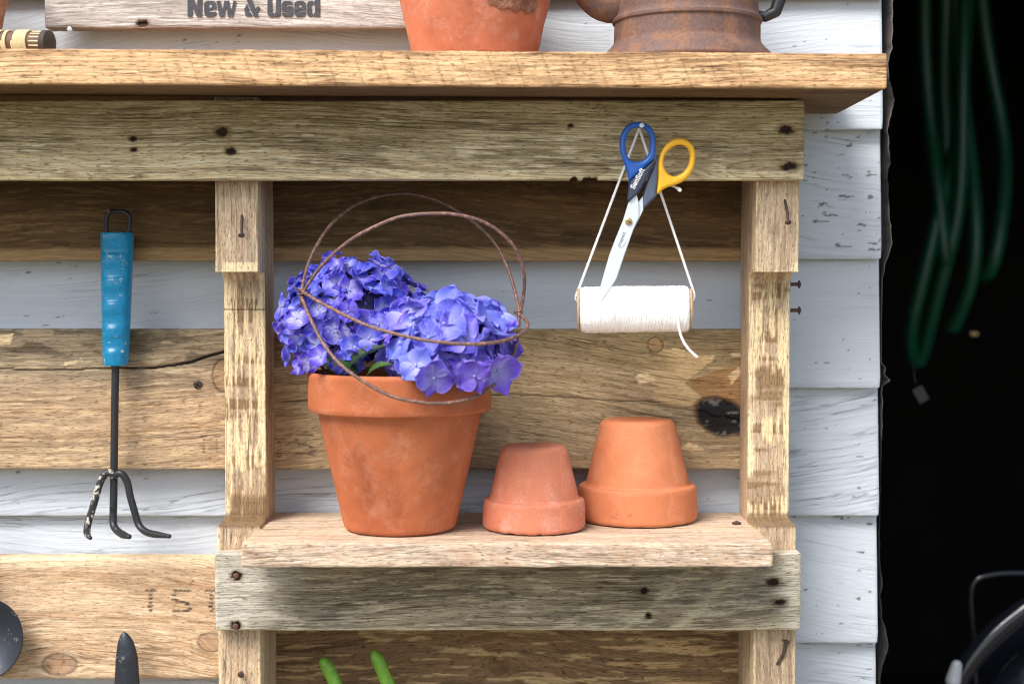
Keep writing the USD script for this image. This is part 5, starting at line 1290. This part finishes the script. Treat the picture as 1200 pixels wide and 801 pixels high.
hA = [LT, (359, 316), (377.7, 276.8), (400, 252), (422, 237.5), (448, 229), (474, 226.5), (511.6, 234.5), (552.8, 258.5), (575, 279), (590, 302), (601, 332), (609, 366)]
hoop(hA, ys(len(hA), 0.075))
hB = [(355, 343), (370, 320), (398, 291), (420, 275), (443, 263.5), (468, 254), (494, 250.5), (520, 250), (546, 253.5), (570, 262), (590, 276), (606, 295), (613, 315), (614.5, 332), (609.5, 367)]
hoop(hB, ys(len(hB), -0.035))
hC = [(352, 340), (368, 350), (391, 362.5), (436, 383), (465, 391), (494, 397.5), (520, 401), (546, 403), (568, 402.5), (587, 400), (603, 395), (614, 388.5), (618.5, 381), (614.5, 373), (603.5, 365.5)]
hoop(hC, [-0.03, -0.05, -0.066, -0.088, -0.098, -0.104, -0.107, -0.107, -0.103, -0.095, -0.080, -0.063, -0.045, -0.03, -0.018])
hE = [(352.5, 345), (360.6, 366), (371, 389), (384.6, 410.6), (408.6, 435), (426, 447), (443, 457), (460, 464.5), (477, 469), (495, 471.8), (511.6, 472.6), (530, 471.5), (546, 468), (563, 461.5), (577, 452), (595, 430), (606, 400), (608, 368)]
hoop(hE, [-0.03, -0.048, -0.066, -0.080, -0.0915, -0.0945, -0.0965, -0.0975, -0.098, -0.0975, -0.0965, -0.094, -0.091, -0.086, -0.080, -0.060, -0.04, -0.02])
hD = [(353, 344), (354.5, 366), (359, 390), (367, 411), (377, 429), (386, 442), (400, 470)]
hoop(hD, [-0.03, -0.020, -0.014, -0.008, 0.0, 0.005, 0.01])
tie = [at(353.5 + 3.2 * math.cos(a), 343 + a * 0.55 - 3, yl_ - 0.0035 * math.sin(a) - 0.001) for a in np.linspace(0, 4 * math.pi, 50)]; obj('tie_wire', tube(tie, 0.0009, 7), 'rusty_wire', wire, smooth=True)
obj('tie_wire', tube(spline([at(354, 341, yl_ - 0.004), at(349, 339.5, yl_ - 0.006), at(345.5, 336.5, yl_ - 0.008)], 10), 0.0009, 7), 'rusty_wire', wire, smooth=True)
tie = [at(608.8 + 3.0 * math.cos(a), 366 + a * 0.4 - 2, yr_ - 0.0035 * math.sin(a)) for a in np.linspace(0, 3 * math.pi, 40)]; obj('tie_wire', tube(tie, 0.0009, 7), 'rusty_wire', wire, smooth=True)

# ------------------------------------------------------------------ inside the dark doorway
YH = 0.85
hose = thing('garden_hose', 'green garden hose hanging in loops inside the dark doorway', 'hose', at(1125, 0, YH))
for pts in ([(1138, -70), (1130, 60), (1120, 170), (1100, 250), (1078, 340), (1068, 412), (1075, 425), (1090, 380), (1122, 250), (1128, 120), (1132, -70)],
            [(1085, -70), (1084, 60), (1092, 160), (1101, 240), (1109, 306), (1112, 250), (1108, 140), (1110, -70)],
            [(1120, -70), (1122, 60), (1136, 170), (1143, 250), (1138, 330), (1116, 386)],
            [(1146, -70), (1158, 60), (1176, 160), (1176, 240), (1160, 318), (1152, 326)]):
    yy = [YH + 0.03 * math.sin(i * 1.3) for i in range(len(pts))]
    obj('hose_loop', tube(spline([at(a, b, y) for (a, b), y in zip(pts, yy)], 90), 0.0100, 14), 'green_hose', hose, smooth=True)
p = at(1141, 391, YH); obj('brass_fitting', tube([p - X * 0.005, p + X * 0.005], 0.004, 14), 'brass_screw', hose, smooth=40)
bar = at(1128, -72, YH); obj('hook', tube([at(1060, -76, YH), at(1200, -76, YH)], 0.012, 14), 'black_iron', hose, smooth=40)
tg = thing('paper_tag', 'small grey tag hanging in the dark doorway', 'tag', at(1078, 462, 0.45))
m = trimesh.creation.box([0.013, 0.001, 0.019]); m.apply_transform(trimesh.transformations.rotation_matrix(-0.5, [0, 1, 0])); m.apply_translation(at(1079, 462, 0.45)); obj('card', m, 'grey_tag', tg)
obj('string', tube([at(1073, 449, 0.45), at(1070, 430, 0.455), at(1074, 418, 0.5)], 0.0005, 5), 'black_iron', tg)
YM = 0.40
mw = thing('black_cart', 'glossy black rounded cart body with a thin metal tube frame in the doorway', 'cart', at(1200, 800, YM))
obj('frame', tube(spline([at(1143, 800, YM), at(1142, 770, YM), at(1139, 720, YM), at(1138, 694, YM), at(1142, 681, YM), at(1155, 674.5, YM), at(1200, 671, YM), at(1290, 668, YM)], 70), 0.0036, 12), 'black_plastic', mw, smooth=True)
rimc = [at(u, v, YM - 0.03) for u, v in ((1098, 850), (1118, 806), (1142, 768), (1170, 738), (1204, 712), (1250, 690), (1310, 680))]
obj('rim', tube(spline(rimc, 60), 0.012, 24), 'black_plastic', mw, smooth=True)
cc = at(1290, 890, YM + 0.05); bd = trimesh.creation.icosphere(4, 1.0); bd.vertices = bd.vertices * [0.20, 0.12, 0.20] + cc; obj('body', bd, 'black_plastic', mw, smooth=True)
kn_ = hull_chain([at(1117, 797, YM - 0.06), at(1121, 779, YM - 0.06)], [0.0085, 0.006]); obj('highlight_cap', to_tm(kn_), 'pale_highlight', mw, smooth=40)  # small pale solid standing in for a white highlight

for p in stage.Traverse():
    if p.GetCustomDataByKey('_o') is not None: p.ClearCustomDataByKey('_o')
